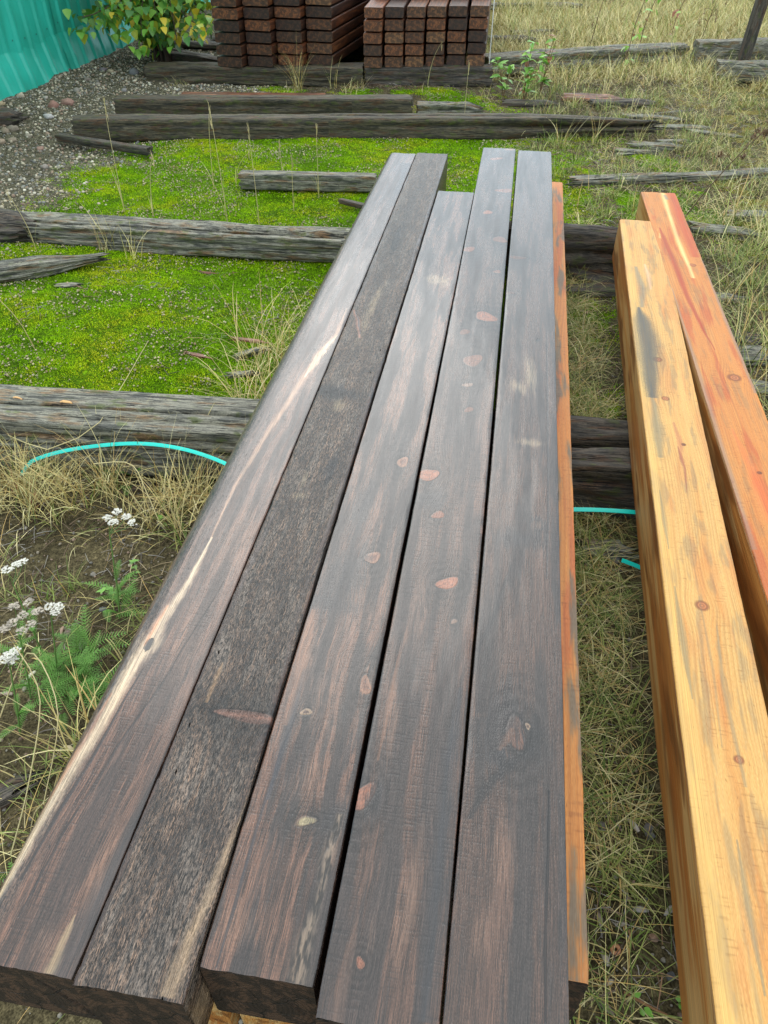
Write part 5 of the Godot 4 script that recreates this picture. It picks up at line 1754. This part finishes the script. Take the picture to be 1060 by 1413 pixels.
# ------------------------------------------------------------------ blades, tubes, leaves
func tube(b: Buf, pts: PackedVector3Array, r0: float, r1: float, col: Color, sides := 6) -> void:
	var n := pts.size()
	var start := b.v.size()
	for i in n:
		var d := (pts[mini(i + 1, n - 1)] - pts[maxi(i - 1, 0)]).normalized()
		var s := d.cross(Vector3(0.13, 0.2, 1)).normalized()
		var u := s.cross(d)
		var r := lerpf(r0, r1, i / float(n - 1))
		for k in sides:
			var q := s * cos(TAU * k / sides) + u * sin(TAU * k / sides)
			b.put(pts[i] + q * r, q)
			b.c.append(col)
	for i in n - 1:
		for k in sides:
			var a := start + i * sides + k
			var c := start + i * sides + (k + 1) % sides
			b.tri(a, c, a + sides, b.n[a])
			b.tri(c, c + sides, a + sides, b.n[a])

func blade(b: Buf, base: Vector3, yaw: float, l: float, w: float, tilt: float, curl: float, col: Color, rg: RandomNumberGenerator, segs := 5, tip := Color(-1, 0, 0)) -> void:
	var p := base
	var ang := tilt
	var start := b.v.size()
	var side := Vector3(cos(yaw + PI / 2), 0, sin(yaw + PI / 2))
	var step := l / segs
	for i in segs + 1:
		var t := i / float(segs)
		var fw := Vector3(cos(yaw) * sin(ang), cos(ang), sin(yaw) * sin(ang))
		var nn := side.cross(fw).normalized()
		if nn.y < 0: nn = -nn
		var c := col if tip.r < 0 else col.lerp(tip, t)
		var ww := w * 0.5 * (1.0 - t * t * 0.85)
		b.put(p - side * ww, nn); b.c.append(c)
		b.put(p + side * ww, nn); b.c.append(c)
		if i < segs:
			p += fw * step
			ang += curl / segs * (0.6 + 0.8 * t)
			yaw += rg.randf_range(-0.06, 0.06)
	for i in segs:
		var a := start + i * 2
		b.tri(a, a + 1, a + 2, b.n[a])
		b.tri(a + 1, a + 3, a + 2, b.n[a])

const STRAW := [Color(0.64, 0.53, 0.20), Color(0.70, 0.63, 0.32), Color(0.52, 0.36, 0.12), Color(0.50, 0.43, 0.18), Color(0.66, 0.58, 0.24)]
const GREEN := [Color(0.13, 0.20, 0.03), Color(0.18, 0.26, 0.045), Color(0.24, 0.29, 0.06), Color(0.11, 0.16, 0.03), Color(0.29, 0.33, 0.08)]

func clump(seed_: int, n: int, l0: float, l1: float, w: float, rad: float, tilt0: float, tilt1: float, curl0: float, curl1: float, green: float) -> ArrayMesh:
	var rg := RandomNumberGenerator.new()
	rg.seed = seed_
	var b := Buf.new()
	for k in n:
		var a := rg.randf() * TAU
		var r := sqrt(rg.randf()) * rad
		var col: Color = GREEN[rg.randi() % 5] if rg.randf() < green else STRAW[rg.randi() % 5]
		col = col * rg.randf_range(0.75, 1.15)
		blade(b, Vector3(cos(a) * r, -0.004, sin(a) * r), rg.randf() * TAU, rg.randf_range(l0, l1), w * rg.randf_range(0.45, 1.7), rg.randf_range(tilt0, tilt1), rg.randf_range(curl0, curl1), col, rg)
	return b.into(ArrayMesh.new(), M.blade)

func build_moss() -> void:
	var cols0 := [Color(0.17, 0.37, 0.006), Color(0.24, 0.49, 0.006), Color(0.31, 0.56, 0.008), Color(0.40, 0.58, 0.010), Color(0.46, 0.53, 0.020)]
	for v in 3:
		var rg := RandomNumberGenerator.new()
		rg.seed = 70 + v
		var b := Buf.new()
		for k in 34:
			var a := rg.randf() * TAU
			var r := sqrt(rg.randf()) * 0.028
			var c := Color.WHITE * rg.randf_range(0.6, 1.15)
			c.a = 1.0
			blade(b, Vector3(cos(a) * r, -0.003, sin(a) * r), rg.randf() * TAU, rg.randf_range(0.004, 0.008), 0.0034, rg.randf_range(0.1, 0.9), rg.randf_range(0.2, 0.9), c * 0.8, rg, 2, c)
		var mesh := b.into(ArrayMesh.new(), M.moss)
		var xf: Array = []
		var cols := PackedColorArray()
		for k in 22000:
			var z := rng.randf_range(-8.0, -1.9)
			var x := rng.randf_range(-3.0, 1.5)
			if under_things(x, z): continue
			var q := zone(x, z)
			var n := gnoise2.get_noise_2d(x * 0.35 + 20.0, z * 0.35) + znoise.get_noise_2d(x * 2.0, z * 2.0) * 0.5
			if rng.randf() > q.x * 1.25 * (1.0 - 0.45 * ss(0.05, 0.35, n)): continue
			var s := rng.randf_range(0.8, 1.5)
			var bs := Basis(Vector3.UP, rng.randf() * TAU) * Basis.from_scale(Vector3(s, s * rng.randf_range(0.7, 1.2), s))
			xf.append(Transform3D(bs, Vector3(x, gh(x, z), z)))
			var t := clampf(0.5 + gnoise.get_noise_2d(x * 3.0 + 9.0, z * 3.0) * 1.0 + znoise.get_noise_2d(x * 5.0, z * 5.0) * 0.4 + rng.randf_range(-0.2, 0.2), 0, 0.999)
			cols.append(cols0[int(t * 5)] * rng.randf_range(0.85, 1.15))
		scatter("moss", "bright green moss carpeting the ground between old sleepers", "moss", mesh, xf, cols)

func grass_zone(called: String, label: String, meshes: Array, count: int, rect: Rect2, keep: Callable, smin := 0.8, smax := 1.25) -> void:
	var xfs: Array = []
	var cs: Array = []
	for m in meshes:
		xfs.append([])
		cs.append(PackedColorArray())
	for k in count:
		var x := rng.randf_range(rect.position.x, rect.end.x)
		var z := rng.randf_range(rect.position.y, rect.end.y)
		if rng.randf() > keep.call(x, z): continue
		var v := rng.randi() % meshes.size()
		var s := rng.randf_range(smin, smax)
		xfs[v].append(Transform3D(Basis(Vector3.UP, rng.randf() * TAU) * Basis.from_scale(Vector3.ONE * s), Vector3(x, gh(x, z), z)))
		var f := rng.randf_range(0.8, 1.12)
		cs[v].append(Color(f, f * rng.randf_range(0.95, 1.05), f))
	for v in meshes.size():
		if xfs[v].size() > 0: scatter(called, label, "grass", meshes[v], xfs[v], cs[v])

func in_solid(x: float, z: float) -> bool:
	# inside the pile or orange timbers
	if x > -0.60 and x < 0.235 and z < -0.3 and z > -3.95: return true
	if x > 0.40 and x < 0.80 and z < -0.2 and z > -3.9: return true
	return false

func build_grass() -> void:
	var lie: Array = []
	var short_green: Array = []
	var dry: Array = []
	var tall: Array = []
	var tallg: Array = []
	for k in 4:
		lie.append(clump(1100 + k, 22, 0.05, 0.19, 0.0016, 0.06, 0.8, 1.5, 0.4, 2.2, 0.32))
		short_green.append(clump(1120 + k, 18, 0.04, 0.11, 0.0024, 0.03, 0.2, 1.0, 0.3, 1.3, 0.75))
		dry.append(clump(1140 + k, 14, 0.12, 0.32, 0.0022, 0.04, 0.1, 0.8, 0.5, 2.0, 0.12))
		tall.append(clump(1160 + k, 22, 0.10, 0.32, 0.0034, 0.10, 0.3, 1.2, 0.3, 1.9, 0.22))
		tallg.append(clump(1180 + k, 20, 0.14, 0.42, 0.0026, 0.08, 0.1, 1.0, 0.4, 1.8, 0.55))
	grass_zone("gap_grass", "matted dry and green grass in the gap beside the orange timber", lie, 620, Rect2(0.23, -3.7, 0.20, 3.35), func(x, z): return 0.45 + 0.5 * ss(-0.3, 0.3, znoise.get_noise_2d(x * 4.0, z * 2.0)) if z < -0.75 else 0.22)
	grass_zone("gap_grass", "short green grass tufts in the gap beside the orange timber", short_green, 230, Rect2(0.23, -3.6, 0.20, 3.1), func(x, z): return 0.55 * ss(-0.1, 0.35, znoise.get_noise_2d(x * 3.0 + 9.0, z * 3.0)) + 0.15)
	grass_zone("verge_grass", "dry grass scattered over bare soil by the waney timber", lie, 240, Rect2(-2.1, -1.85, 1.5, 1.6), func(x, z): return 0.0 if in_solid(x, z) else 0.18 + 0.7 * ss(0.0, 0.35, znoise.get_noise_2d(x * 2.0 + 3.0, z * 2.0)))
	grass_zone("verge_grass", "short green grass tufts on bare soil by the waney timber", short_green, 260, Rect2(-2.1, -1.85, 1.5, 1.5), func(x, z): return 0.0 if in_solid(x, z) else 0.4)
	grass_zone("sleeper_grass", "golden grass growing along the thick cracked sleeper", dry, 190, Rect2(-2.2, -1.83, 1.62, 0.22), func(x, z): return 0.25 + 0.6 * ss(-0.2, 0.3, znoise.get_noise_2d(x * 3.0, 7.0)), 0.7, 1.1)
	grass_zone("moss_grass", "fine arching grass on the moss beside the pile", dry, 60, Rect2(-1.15, -2.9, 0.5, 0.72), func(x, z): return 0.8 * ss(-1.15, -0.8, x), 0.8, 1.3)
	grass_zone("field_grass", "tall golden grass growing beside the orange timbers", tallg, 300, Rect2(0.84, -5.2, 1.9, 4.3), func(x, z): return ss(0.80, 1.15, x + znoise.get_noise_2d(x, z) * 0.2) * 0.75 * ss(-5.4, -3.9, z))
	grass_zone("field_grass", "thin straw grass on the rough ground beyond the pile", tall, 300, Rect2(-0.3, -7.7, 3.6, 3.9), func(x, z): return 0.0 if in_solid(x, z) else 0.10 + 0.5 * ss(0.2, 1.6, x) + 0.35 * ss(-6.6, -7.4, z), 0.5, 0.9)
	grass_zone("field_grass", "short green tufts on the rough ground beyond the pile", short_green, 1500, Rect2(0.0, -7.7, 3.0, 4.2), func(x, z): return 0.0 if in_solid(x, z) else 0.55, 0.8, 1.5)
	grass_zone("field_litter", "flattened dead grass on the rough ground beyond the pile", lie, 1700, Rect2(0.0, -7.9, 3.2, 6.6), func(x, z): return 0.0 if in_solid(x, z) else 0.7 * ss(0.1, 0.9, x), 0.8, 1.4)
	grass_zone("field_grass", "dry golden field of grass behind the sleeper stacks", tall, 4600, Rect2(-0.35, -15.0, 6.0, 7.2), func(x, z): return 0.85, 0.6, 1.1)
	grass_zone("field_grass", "patches of greener grass in the golden field", tallg, 420, Rect2(-0.35, -15.0, 6.0, 7.2), func(x, z): return ss(-0.1, 0.3, znoise.get_noise_2d(x * 0.6, z * 0.6)), 0.5, 0.9)
	grass_zone("stack_grass", "sparse grass growing along the sleepers under the stacks", tall, 110, Rect2(-3.0, -7.4, 2.8, 0.5), func(x, z): return 0.4 * ss(-0.1, 0.3, znoise.get_noise_2d(x * 2.0, 3.0)), 0.4, 0.7)
	# tufts one can point at
	var tufts := [
		[412, 122, 1, 0.5, 46, "straw tuft growing against the sleeper under the stacks"], [462, 120, 1, 0.34, 16, "straw tuft growing against the sleeper under the stacks"], [150, 345, 0, 0.30, 34, "golden tuft growing over the split mossy sleeper"], [185, 355, 0, 0.22, 20, "golden tuft growing over the split mossy sleeper"],
		[120, 1040, 0, 0.30, 46, "golden tuft leaning against the waney timber"], [160, 1010, 0, 0.22, 30, "golden tuft leaning against the waney timber"], [820, 195, 1, 0.3, 20, "straw tuft beside the rotten end of the longest sleeper"], [880, 195, 1, 0.2, 26, "straw tuft beside the rotten end of the longest sleeper"], [775, 200, 1, 0.32, 22, "straw tuft beside the rotten end of the longest sleeper"],
		[150, 670, 0, 0.34, 40, "golden-brown tuft in front of the thick sleeper under the strap"], [110, 690, 0, 0.30, 30, "golden-brown tuft in front of the thick sleeper under the strap"], [235, 690, 0, 0.34, 36, "golden-brown tuft in front of the thick sleeper under the strap"], [275, 660, 0, 0.30, 30, "golden-brown tuft in front of the thick sleeper under the strap"], [35, 660, 0, 0.36, 36, "golden-brown tuft in front of the thick sleeper under the strap"], [190, 640, 0, 0.30, 30, "golden-brown tuft in front of the thick sleeper under the strap"]]
	for k in tufts.size():
		var t: Array = tufts[k]
		var o := part("grass_tuft", clump(1300 + k, int(t[4] * 0.65), t[3] * 0.45, t[3], 0.0026, 0.045, 0.02, 0.65, 0.2, 1.3, 0.08), self)
		o.position = G(t[0], t[1])
		tag(o, t[5], "grass tuft", t[5] + "s")
	# single tall stalks standing in the moss
	var stalks := [[172, 292, 0.60, 0.05], [295, 258, 0.46, 0.08], [313, 300, 0.62, -0.02], [358, 310, 0.55, 0.0], [440, 270, 0.42, 0.02], [405, 285, 0.3, 0.03], [390, 245, 0.22, 0.0], [212, 300, 0.34, 0.12], [325, 250, 0.2, 0.2], [52, 350, 0.3, -0.1], [48, 480, 0.34, -0.35], [640, 175, 0.45, 0.02], [590, 120, 0.35, 0.2]]
	var rg := RandomNumberGenerator.new()
	rg.seed = 99
	for k in stalks.size():
		var s: Array = stalks[k]
		var b := Buf.new()
		var h: float = s[2]
		var lean: float = s[3]
		tube(b, curve_points([Vector3(0, -0.01, 0), Vector3(lean * 0.1, h * 0.4, 0.0), Vector3(lean * 0.35, h * 0.8, 0.01), Vector3(lean * 0.6, h, 0.015)], 8), 0.0022, 0.0012, Color(0.50, 0.42, 0.20), 5)
		for e in 10: blade(b, Vector3(lean * 0.55, h * rg.randf_range(0.78, 0.98), 0.012), rg.randf() * TAU, 0.035, 0.003, 0.25, 0.3, Color(0.52, 0.43, 0.22), rg, 2)
		for e in 3: blade(b, Vector3(0, 0.01, 0), rg.randf() * TAU, h * rg.randf_range(0.25, 0.6), 0.003, 0.15, rg.randf_range(0.4, 1.2), STRAW[rg.randi() % 5] if rg.randf() < 0.6 else GREEN[4], rg)
		var o := part("grass_stalk", b.into(ArrayMesh.new(), M.blade), self)
		o.position = G(s[0], s[1])
		tag(o, "single tall straw stalk standing up from the moss", "grass stalk", "tall stalks in the moss")
	# long stems arching across the lower left
	var arcs := [[[[-10, 590, 0.12], [70, 620, 0.16], [130, 590, 0.2], [205, 470, 0.05]]], [[[130, 640, 0.2], [180, 640, 0.2], [220, 720, 0.1], [235, 740, 0.03]]], [[[0, 990, 0.05], [40, 900, 0.2], [80, 980, 0.2], [60, 1110, 0.1]]], [[[15, 1180, 0.02], [40, 1080, 0.15], [55, 960, 0.25], [20, 890, 0.3]]]]
	for k in arcs.size():
		var c: Array = []
		for q in arcs[k][0]: c.append(P(q[0], q[1], q[2]))
		var b := Buf.new()
		tube(b, curve_points(c, 14), 0.0018, 0.0011, Color(0.52, 0.45, 0.22), 5)
		var o := part("straw_stem", b.into(ArrayMesh.new(), M.blade), self)
		tag(o, "long bent straw stem arching over the grass beside the pile", "straw stem", "bent straw stems")

# ------------------------------------------------------------------ plants with leaves
func leaf_mesh(l: float, w: float, fold: float, droop: float, point := 0.6) -> ArrayMesh:
	var b := Buf.new()
	var n := 5
	for i in n + 1:
		var t := i / float(n)
		var ww := w * 0.5 * pow(sin(PI * pow(t, point)), 0.75) if i > 0 and i < n else w * 0.02
		var z := l * t
		var y := -droop * t * t * l
		for s in [-1, 0, 1]:
			b.put(Vector3(s * ww, y + (absf(s) * ww * fold), z), Vector3(-s * fold, 1, droop * t).normalized())
			b.c.append(Color.WHITE)
	for i in n:
		for s in 2:
			var a := i * 3 + s
			b.tri(a, a + 1, a + 3, Vector3.UP)
			b.tri(a + 1, a + 4, a + 3, Vector3.UP)
	return b.into(ArrayMesh.new(), M.leaf)

func leaf_mat(r: float, g: float, b: float) -> StandardMaterial3D:
	var m := plain(r, g, b, 0.42, "leaf")
	m.backlight_enabled = true
	m.backlight = lin(r * 0.8, g * 0.8, b * 0.8)
	return m

func put_leaf(parent: Node, mesh: Mesh, mat: Material, at: Vector3, yaw: float, pitch: float, roll: float, s: float) -> void:
	var o := part("leaf", mesh, parent, mat)
	o.transform = Transform3D(Basis(Vector3.UP, yaw) * Basis(Vector3.RIGHT, pitch) * Basis(Vector3.BACK, roll) * Basis.from_scale(Vector3.ONE * s), at)

func build_plants() -> void:
	var rg := RandomNumberGenerator.new()
	rg.seed = 314
	var greens := [leaf_mat(0.20, 0.42, 0.07), leaf_mat(0.15, 0.33, 0.05), leaf_mat(0.28, 0.48, 0.09), leaf_mat(0.26, 0.10, 0.05), leaf_mat(0.09, 0.20, 0.035)]
	var lm := leaf_mesh(0.085, 0.046, 0.25, 0.3)
	# sapling by the strapped stack
	for d in [[722, 138, 0.40, 34, "leafy green sapling with a few reddish leaves in front of the strapped stack"], [695, 130, 0.27, 20, "small green sapling beside the reddish-leaved one"], [745, 128, 0.44, 24, "small upright green sapling behind the reddish-leaved one"]]:
		var t := thing("sapling", d[4], "sapling", G(d[0], d[1]))
		for st in 3:
			var b := Buf.new()
			var lean := Vector3(rg.randf_range(-0.10, 0.10), 0, rg.randf_range(-0.05, 0.05))
			var h: float = d[2] * rg.randf_range(0.75, 1.1)
			var pts := curve_points([Vector3(0, -0.01, 0), lean * 0.4 + Vector3(0, h * 0.5, 0), lean + Vector3(0, h, 0)], 8)
			tube(b, pts, 0.004, 0.002, Color(0.16, 0.09, 0.04), 5)
			var sn := part("stem", b.into(ArrayMesh.new(), M.stem), t)
			for k in int(d[3]) / 2:
				var q := pts[clampi(2 + int(rg.randf() * 6), 0, 7)]
				var mt: Material = greens[rg.randi() % 3] if rg.randf() < 0.85 else greens[3]
				put_leaf(sn, lm, mt, q, rg.randf() * TAU, rg.randf_range(-0.9, 0.2), rg.randf_range(-0.5, 0.5), rg.randf_range(0.7, 1.15))
	# tall thin saplings in the field
	for d in [[862, 95, 0.85], [880, 75, 0.7], [925, 55, 0.6]]:
		var t := thing("sapling", "thin tall sapling with pale green leaves rising from the golden grass", "sapling", G(d[0], d[1]), 0.0, "thin saplings in the field")
		var b := Buf.new()
		var h: float = d[2]
		var pts := curve_points([Vector3(0, 0, 0), Vector3(0.02, h * 0.4, 0), Vector3(0.10, h * 0.8, 0), Vector3(0.14, h, 0)], 10)
		tube(b, pts, 0.005, 0.002, Color(0.14, 0.09, 0.05), 5)
		var sn := part("stem", b.into(ArrayMesh.new(), M.stem), t)
		for k in 22:
			put_leaf(sn, lm, greens[[0, 2, 2, 1, 3][rg.randi() % 5]], pts[1 + rg.randi() % 9] + Vector3(rg.randf_range(-0.05, 0.05), 0, rg.randf_range(-0.05, 0.05)), rg.randf() * TAU, rg.randf_range(-0.4, 0.8), rg.randf_range(-0.5, 0.5), rg.randf_range(0.5, 0.9))
	# dried weeds
	for d in [[810, 78, 0.62, "brown dried weed with drooping seed heads standing in the golden field"], [965, 60, 0.5, "small dried weed near the dark post"], [930, 318, 0.50, "dark dried weed with round seed heads behind the red-striped timber"]]:
		var t := thing("dried_weed", d[3], "weed", G(d[0], d[1]))
		var h: float = d[2]
		var heads := 9
		var round_heads: bool = d[0] == 930
		var tipx := 0.30 if round_heads else 0.10
		var pts := curve_points([Vector3(0, -0.01, 0), Vector3(tipx * 0.35, h * 0.4, 0), Vector3(tipx * 0.7, h * 0.75, 0), Vector3(tipx, h, 0)], 12)
		var b := Buf.new()
		tube(b, pts, 0.0042, 0.002, Color(0.10, 0.06, 0.03), 5)
		part("stem", b.into(ArrayMesh.new(), M.stem), t)
		for k in heads:
			var q := pts[(8 if round_heads else 5) + rg.randi() % (4 if round_heads else 7)]
			var dirv := Vector3(rg.randf_range(-1, 1), rg.randf_range(0.1, 0.7) if round_heads else rg.randf_range(-0.1, 0.5), rg.randf_range(-0.6, 0.6)).normalized()
			var e := q + dirv * rg.randf_range(0.05, 0.11)
			var bb := Buf.new()
			tube(bb, PackedVector3Array([q, q.lerp(e, 0.5) + Vector3(0, 0.012, 0), e]), 0.0018, 0.0012, Color(0.11, 0.065, 0.03), 4)
			var ss_ := part("side_stem", bb.into(ArrayMesh.new(), M.stem), t)
			var sb := Buf.new()
			for j in 44:
				var dv := Vector3(rg.randf_range(-1, 1), rg.randf_range(-1, 1), rg.randf_range(-1, 1)).normalized()
				var r := 0.020 if round_heads else 0.010
				blade(sb, e + (dv * r * 0.5 if round_heads else Vector3(dv.x * 0.01, -absf(dv.y) * 0.07, dv.z * 0.01)), rg.randf() * TAU, r * 1.2, 0.005, rg.randf_range(0.2, 2.4), 0.5, Color(0.13, 0.07, 0.03) * rg.randf_range(0.7, 1.5), rg, 2)
			part("seed_head", sb.into(ArrayMesh.new(), M.blade), ss_)
	# yarrow: umbels on stems with feathery leaves
	var umb := [[163, 850, [[149, 716], [162, 707], [174, 714], [157, 722], [184, 722]], 0.30, "yarrow with a compact white five-part flower head beside the waney timber"], [60, 905, [[10, 787], [22, 781], [32, 777]], 0.28, "yarrow with a slanted white flower head at the edge of the soil"], [75, 930, [[70, 838], [82, 838], [78, 845]], 0.24, "yarrow with a small white flower head over the ferny leaves"], [40, 960, [[20, 838], [32, 850], [18, 860], [44, 862], [30, 872], [8, 868], [52, 845], [40, 832]], 0.26, "yarrow with a loose fading brownish-white flower head"], [25, 1010, [[12, 905], [22, 900], [5, 912], [18, 912]], 0.25, "yarrow with a low white flower head over golden grass"]]
	for d in umb:
		var base := G(d[0], d[1])
		var t := thing("yarrow_plant", d[4], "flower", base)
		var top: Vector3 = P(d[2][0][0], d[2][0][1], d[3]) - base
		var hub := top * 0.86
		var b := Buf.new()
		var pts := curve_points([Vector3(0, -0.01, 0), hub * 0.4 + Vector3(0.01, 0, 0.01), hub], 9)
		tube(b, pts, 0.0024, 0.0016, Color(0.10, 0.20, 0.04), 5)
		part("stem", b.into(ArrayMesh.new(), M.stem), t)
		for f in d[2]:
			var e: Vector3 = P(f[0], f[1], d[3] + rg.randf_range(-0.008, 0.008)) - base
			var fb := Buf.new()
			tube(fb, PackedVector3Array([hub, hub.lerp(e, 0.6) + Vector3(0, -0.006, 0), e]), 0.0012, 0.0009, Color(0.14, 0.22, 0.06), 4)
			for j in 34:
				var a := rg.randf() * TAU
				var r := sqrt(rg.randf()) * 0.0125
				var pc := e + Vector3(cos(a) * r, 0.003 - r * r * 14.0 + rg.randf() * 0.002, sin(a) * r)
				var wc := Color(0.74, 0.73, 0.66) * rg.randf_range(0.75, 1.05)
				if d[4].contains("fading"): wc = Color(0.5, 0.44, 0.36) * rg.randf_range(0.5, 1.2)
				for pet in 5:
					blade(fb, pc, TAU * pet / 5 + a, 0.0036, 0.0028, 1.1, 0.5, wc, rg, 1)
			part("flower_head", fb.into(ArrayMesh.new(), M.leaf), t)
		for k in 5:
			var q := pts[1 + rg.randi() % 5]
			feather_leaf(t, q, rg.randf() * TAU, rg.randf_range(0.05, 0.09), rg)
	# ferny leaf rosettes low down
	for d in [[95, 930, 26, "largest green feathery rosette under the small white yarrow head"], [120, 900, 16, "green feathery rosette just behind the largest rosette"], [175, 830, 8, "feathery rosette at the foot of the five-part yarrow"], [75, 960, 18, "feathery rosette under the fading yarrow head"], [140, 950, 12, "feathery rosette close against the waney timber"], [15, 1230, 6, "feathery green leaves by the near corner of the waney timber"], [165, 660, 5, "small feathery rosette under the arching turquoise strap"], [60, 640, 8, "feathery leaves by the free end of the turquoise strap"]]:
		var t := thing("yarrow_rosette", d[3], "plant", G(d[0], d[1]), 0.0, "feathery green rosettes")
		for k in d[2]: feather_leaf(t, Vector3(rg.randf_range(-0.05, 0.05), 0, rg.randf_range(-0.05, 0.05)), rg.randf() * TAU, rg.randf_range(0.07, 0.14), rg)
	# small broad-leaved seedlings
	var sl := leaf_mesh(0.018, 0.010, 0.2, 0.3)
	for d in [[150, 822, 8, "small broad-leaved weed on the soil near the yarrow"], [188, 790, 7, "small broad-leaved weed on the soil near the yarrow"], [222, 722, 7, "small broad-leaved weed on the soil near the yarrow"], [940, 1385, 4, "little green-leaved weed by the orange timber"], [880, 1395, 3, "little green-leaved weed by the orange timber"], [800, 560, 0, ""]]:
		if d[2] == 0: continue
		var t := thing("small_weed", d[3], "weed", G(d[0], d[1]), 0.0, d[3] + "s")
		for k in d[2]: put_leaf(t, sl, greens[[1, 4, 0][rg.randi() % 3]], Vector3(rg.randf_range(-0.012, 0.012), rg.randf_range(0.005, 0.05), rg.randf_range(-0.012, 0.012)), rg.randf() * TAU, rg.randf_range(-0.5, 0.2), 0, rg.randf_range(0.8, 1.3))

func feather_leaf(parent: Node, at: Vector3, yaw: float, l: float, rg: RandomNumberGenerator) -> void:
	var b := Buf.new()
	var col: Color = Color(0.11, 0.26, 0.04) * rg.randf_range(0.8, 1.3)
	var ang := rg.randf_range(0.4, 1.0)
	var p := Vector3.ZERO
	var n := 14
	for i in n:
		var t := i / float(n)
		var fw := Vector3(cos(yaw) * sin(ang), cos(ang), sin(yaw) * sin(ang))
		var q := p + fw * l / n
		var wl := l * 0.17 * sin(PI * clampf(t * 0.85 + 0.15, 0, 1)) + 0.002
		for s in [-1, 1]:
			blade(b, p, yaw + s * 1.1, wl, 0.0022, ang, 0.3, col, rg, 2)
			blade(b, p, yaw + s * 0.7, wl * 0.7, 0.0018, ang - 0.4, 0.3, col, rg, 1)
		b.put(p, Vector3.UP); b.c.append(col)
		b.put(q, Vector3.UP); b.c.append(col)
		b.put(q + Vector3(0, 0.0, 0.001), Vector3.UP); b.c.append(col)
		b.tri(b.v.size() - 3, b.v.size() - 2, b.v.size() - 1, Vector3.UP)
		p = q
		ang += 0.06
	var o := part("feathery_leaf", b.into(ArrayMesh.new(), M.blade), parent)
	o.position = at

func build_bush() -> void:
	var rg := RandomNumberGenerator.new()
	rg.seed = 2718
	var base := Vector3(-3.42, gh(-3.42, -8.0), -8.0)
	var bush := thing("leafy_bush", "bush with green and yellowing leaves overhanging the gravel beside the metal fence", "bush", base)
	bush.scale = Vector3(1.18, 1.15, 1.18)
	var lm := leaf_mesh(0.066, 0.056, 0.22, 0.35, 0.55)
	var mats := [leaf_mat(0.13, 0.30, 0.035), leaf_mat(0.09, 0.22, 0.03), leaf_mat(0.18, 0.36, 0.05), leaf_mat(0.36, 0.40, 0.04), leaf_mat(0.62, 0.48, 0.04), leaf_mat(0.07, 0.19, 0.05)]
	var tips: Array = []
	var stems: Array = []
	for k in 46:
		var a := rg.randf() * TAU
		var reach := rg.randf_range(0.25, 0.85)
		var h := rg.randf_range(0.25, 1.35)
		var e := Vector3(cos(a) * reach * 0.95, h, sin(a) * reach * 0.7 + 0.25 * (1.2 - h))
		if e.x < -0.5: e.x = -0.5 + (e.x + 0.5) * 0.1
		if k < 5: e = [Vector3(0.1, 0.28, 0.55), Vector3(0.35, 0.25, 0.5), Vector3(0.6, 0.33, 0.35), Vector3(-0.1, 0.35, 0.5), Vector3(-0.25, 0.62, 0.62)][k]
		var pts := curve_points([Vector3(rg.randf_range(-0.06, 0.06), -0.02, rg.randf_range(-0.06, 0.06)), Vector3(e.x * 0.35, h * 0.75 + 0.15, e.z * 0.3), Vector3(e.x * 0.75, maxf(h, e.y) * 1.02, e.z * 0.75), e], 10)
		var b := Buf.new()
		tube(b, pts, 0.010, 0.003, Color(0.07, 0.045, 0.03), 5)
		stems.append(part("branch", b.into(ArrayMesh.new(), M.stem), bush))
		tips.append(pts)
	# leaves: those seen largest as parts, the rest as one mass
	var all: Array = []
	for k in 3600:
		var pts: PackedVector3Array = tips[k % tips.size()]
		var q := pts[3 + rg.randi() % 7] + Vector3(rg.randf_range(-0.09, 0.09), rg.randf_range(-0.10, 0.06), rg.randf_range(-0.09, 0.09))
		all.append([q, k % tips.size()])
	all.sort_custom(func(a, b): return a[0].z - absf(a[0].y - 0.5) * 0.5 > b[0].z - absf(b[0].y - 0.5) * 0.5)
	var rest_xf: Array = []
	var rest_c := PackedColorArray()
	var pal := [Color(0.13, 0.30, 0.035), Color(0.09, 0.22, 0.03), Color(0.18, 0.36, 0.05), Color(0.36, 0.40, 0.04), Color(0.62, 0.48, 0.04), Color(0.07, 0.19, 0.05)]
	for k in all.size():
		var q: Vector3 = all[k][0]
		var low := ss(0.6, 0.2, q.y)
		var u := rg.randf()
		var mi := 0
		if u < 0.10 + low * 0.32: mi = 3 + rg.randi() % 2
		else: mi = [0, 1, 2, 5, 0][rg.randi() % 5]
		var yaw := rg.randf_range(-1.2, 1.2) + (0.0 if rg.randf() < 0.7 else PI)
		var pitch := rg.randf_range(0.1, 1.1)
		if k < 290: put_leaf(stems[all[k][1]], lm, mats[mi], q, yaw, pitch, rg.randf_range(-0.5, 0.5), rg.randf_range(0.7, 1.2))
		else:
			rest_xf.append(Transform3D(Basis(Vector3.UP, yaw) * Basis(Vector3.RIGHT, pitch) * Basis(Vector3.BACK, rg.randf_range(-0.5, 0.5)) * Basis.from_scale(Vector3.ONE * rg.randf_range(0.7, 1.2)), q))
			rest_c.append(pal[mi])
	var mm := MultiMesh.new()
	mm.transform_format = MultiMesh.TRANSFORM_3D
	mm.use_colors = true
	mm.mesh = lm
	mm.instance_count = rest_xf.size()
	for k in rest_xf.size():
		mm.set_instance_transform(k, rest_xf[k])
		mm.set_instance_color(k, rest_c[k])
	var o := MultiMeshInstance3D.new()
	o.name = "foliage"
	o.multimesh = mm
	bush.add_child(o)
	o.set_meta("kind", "stuff")
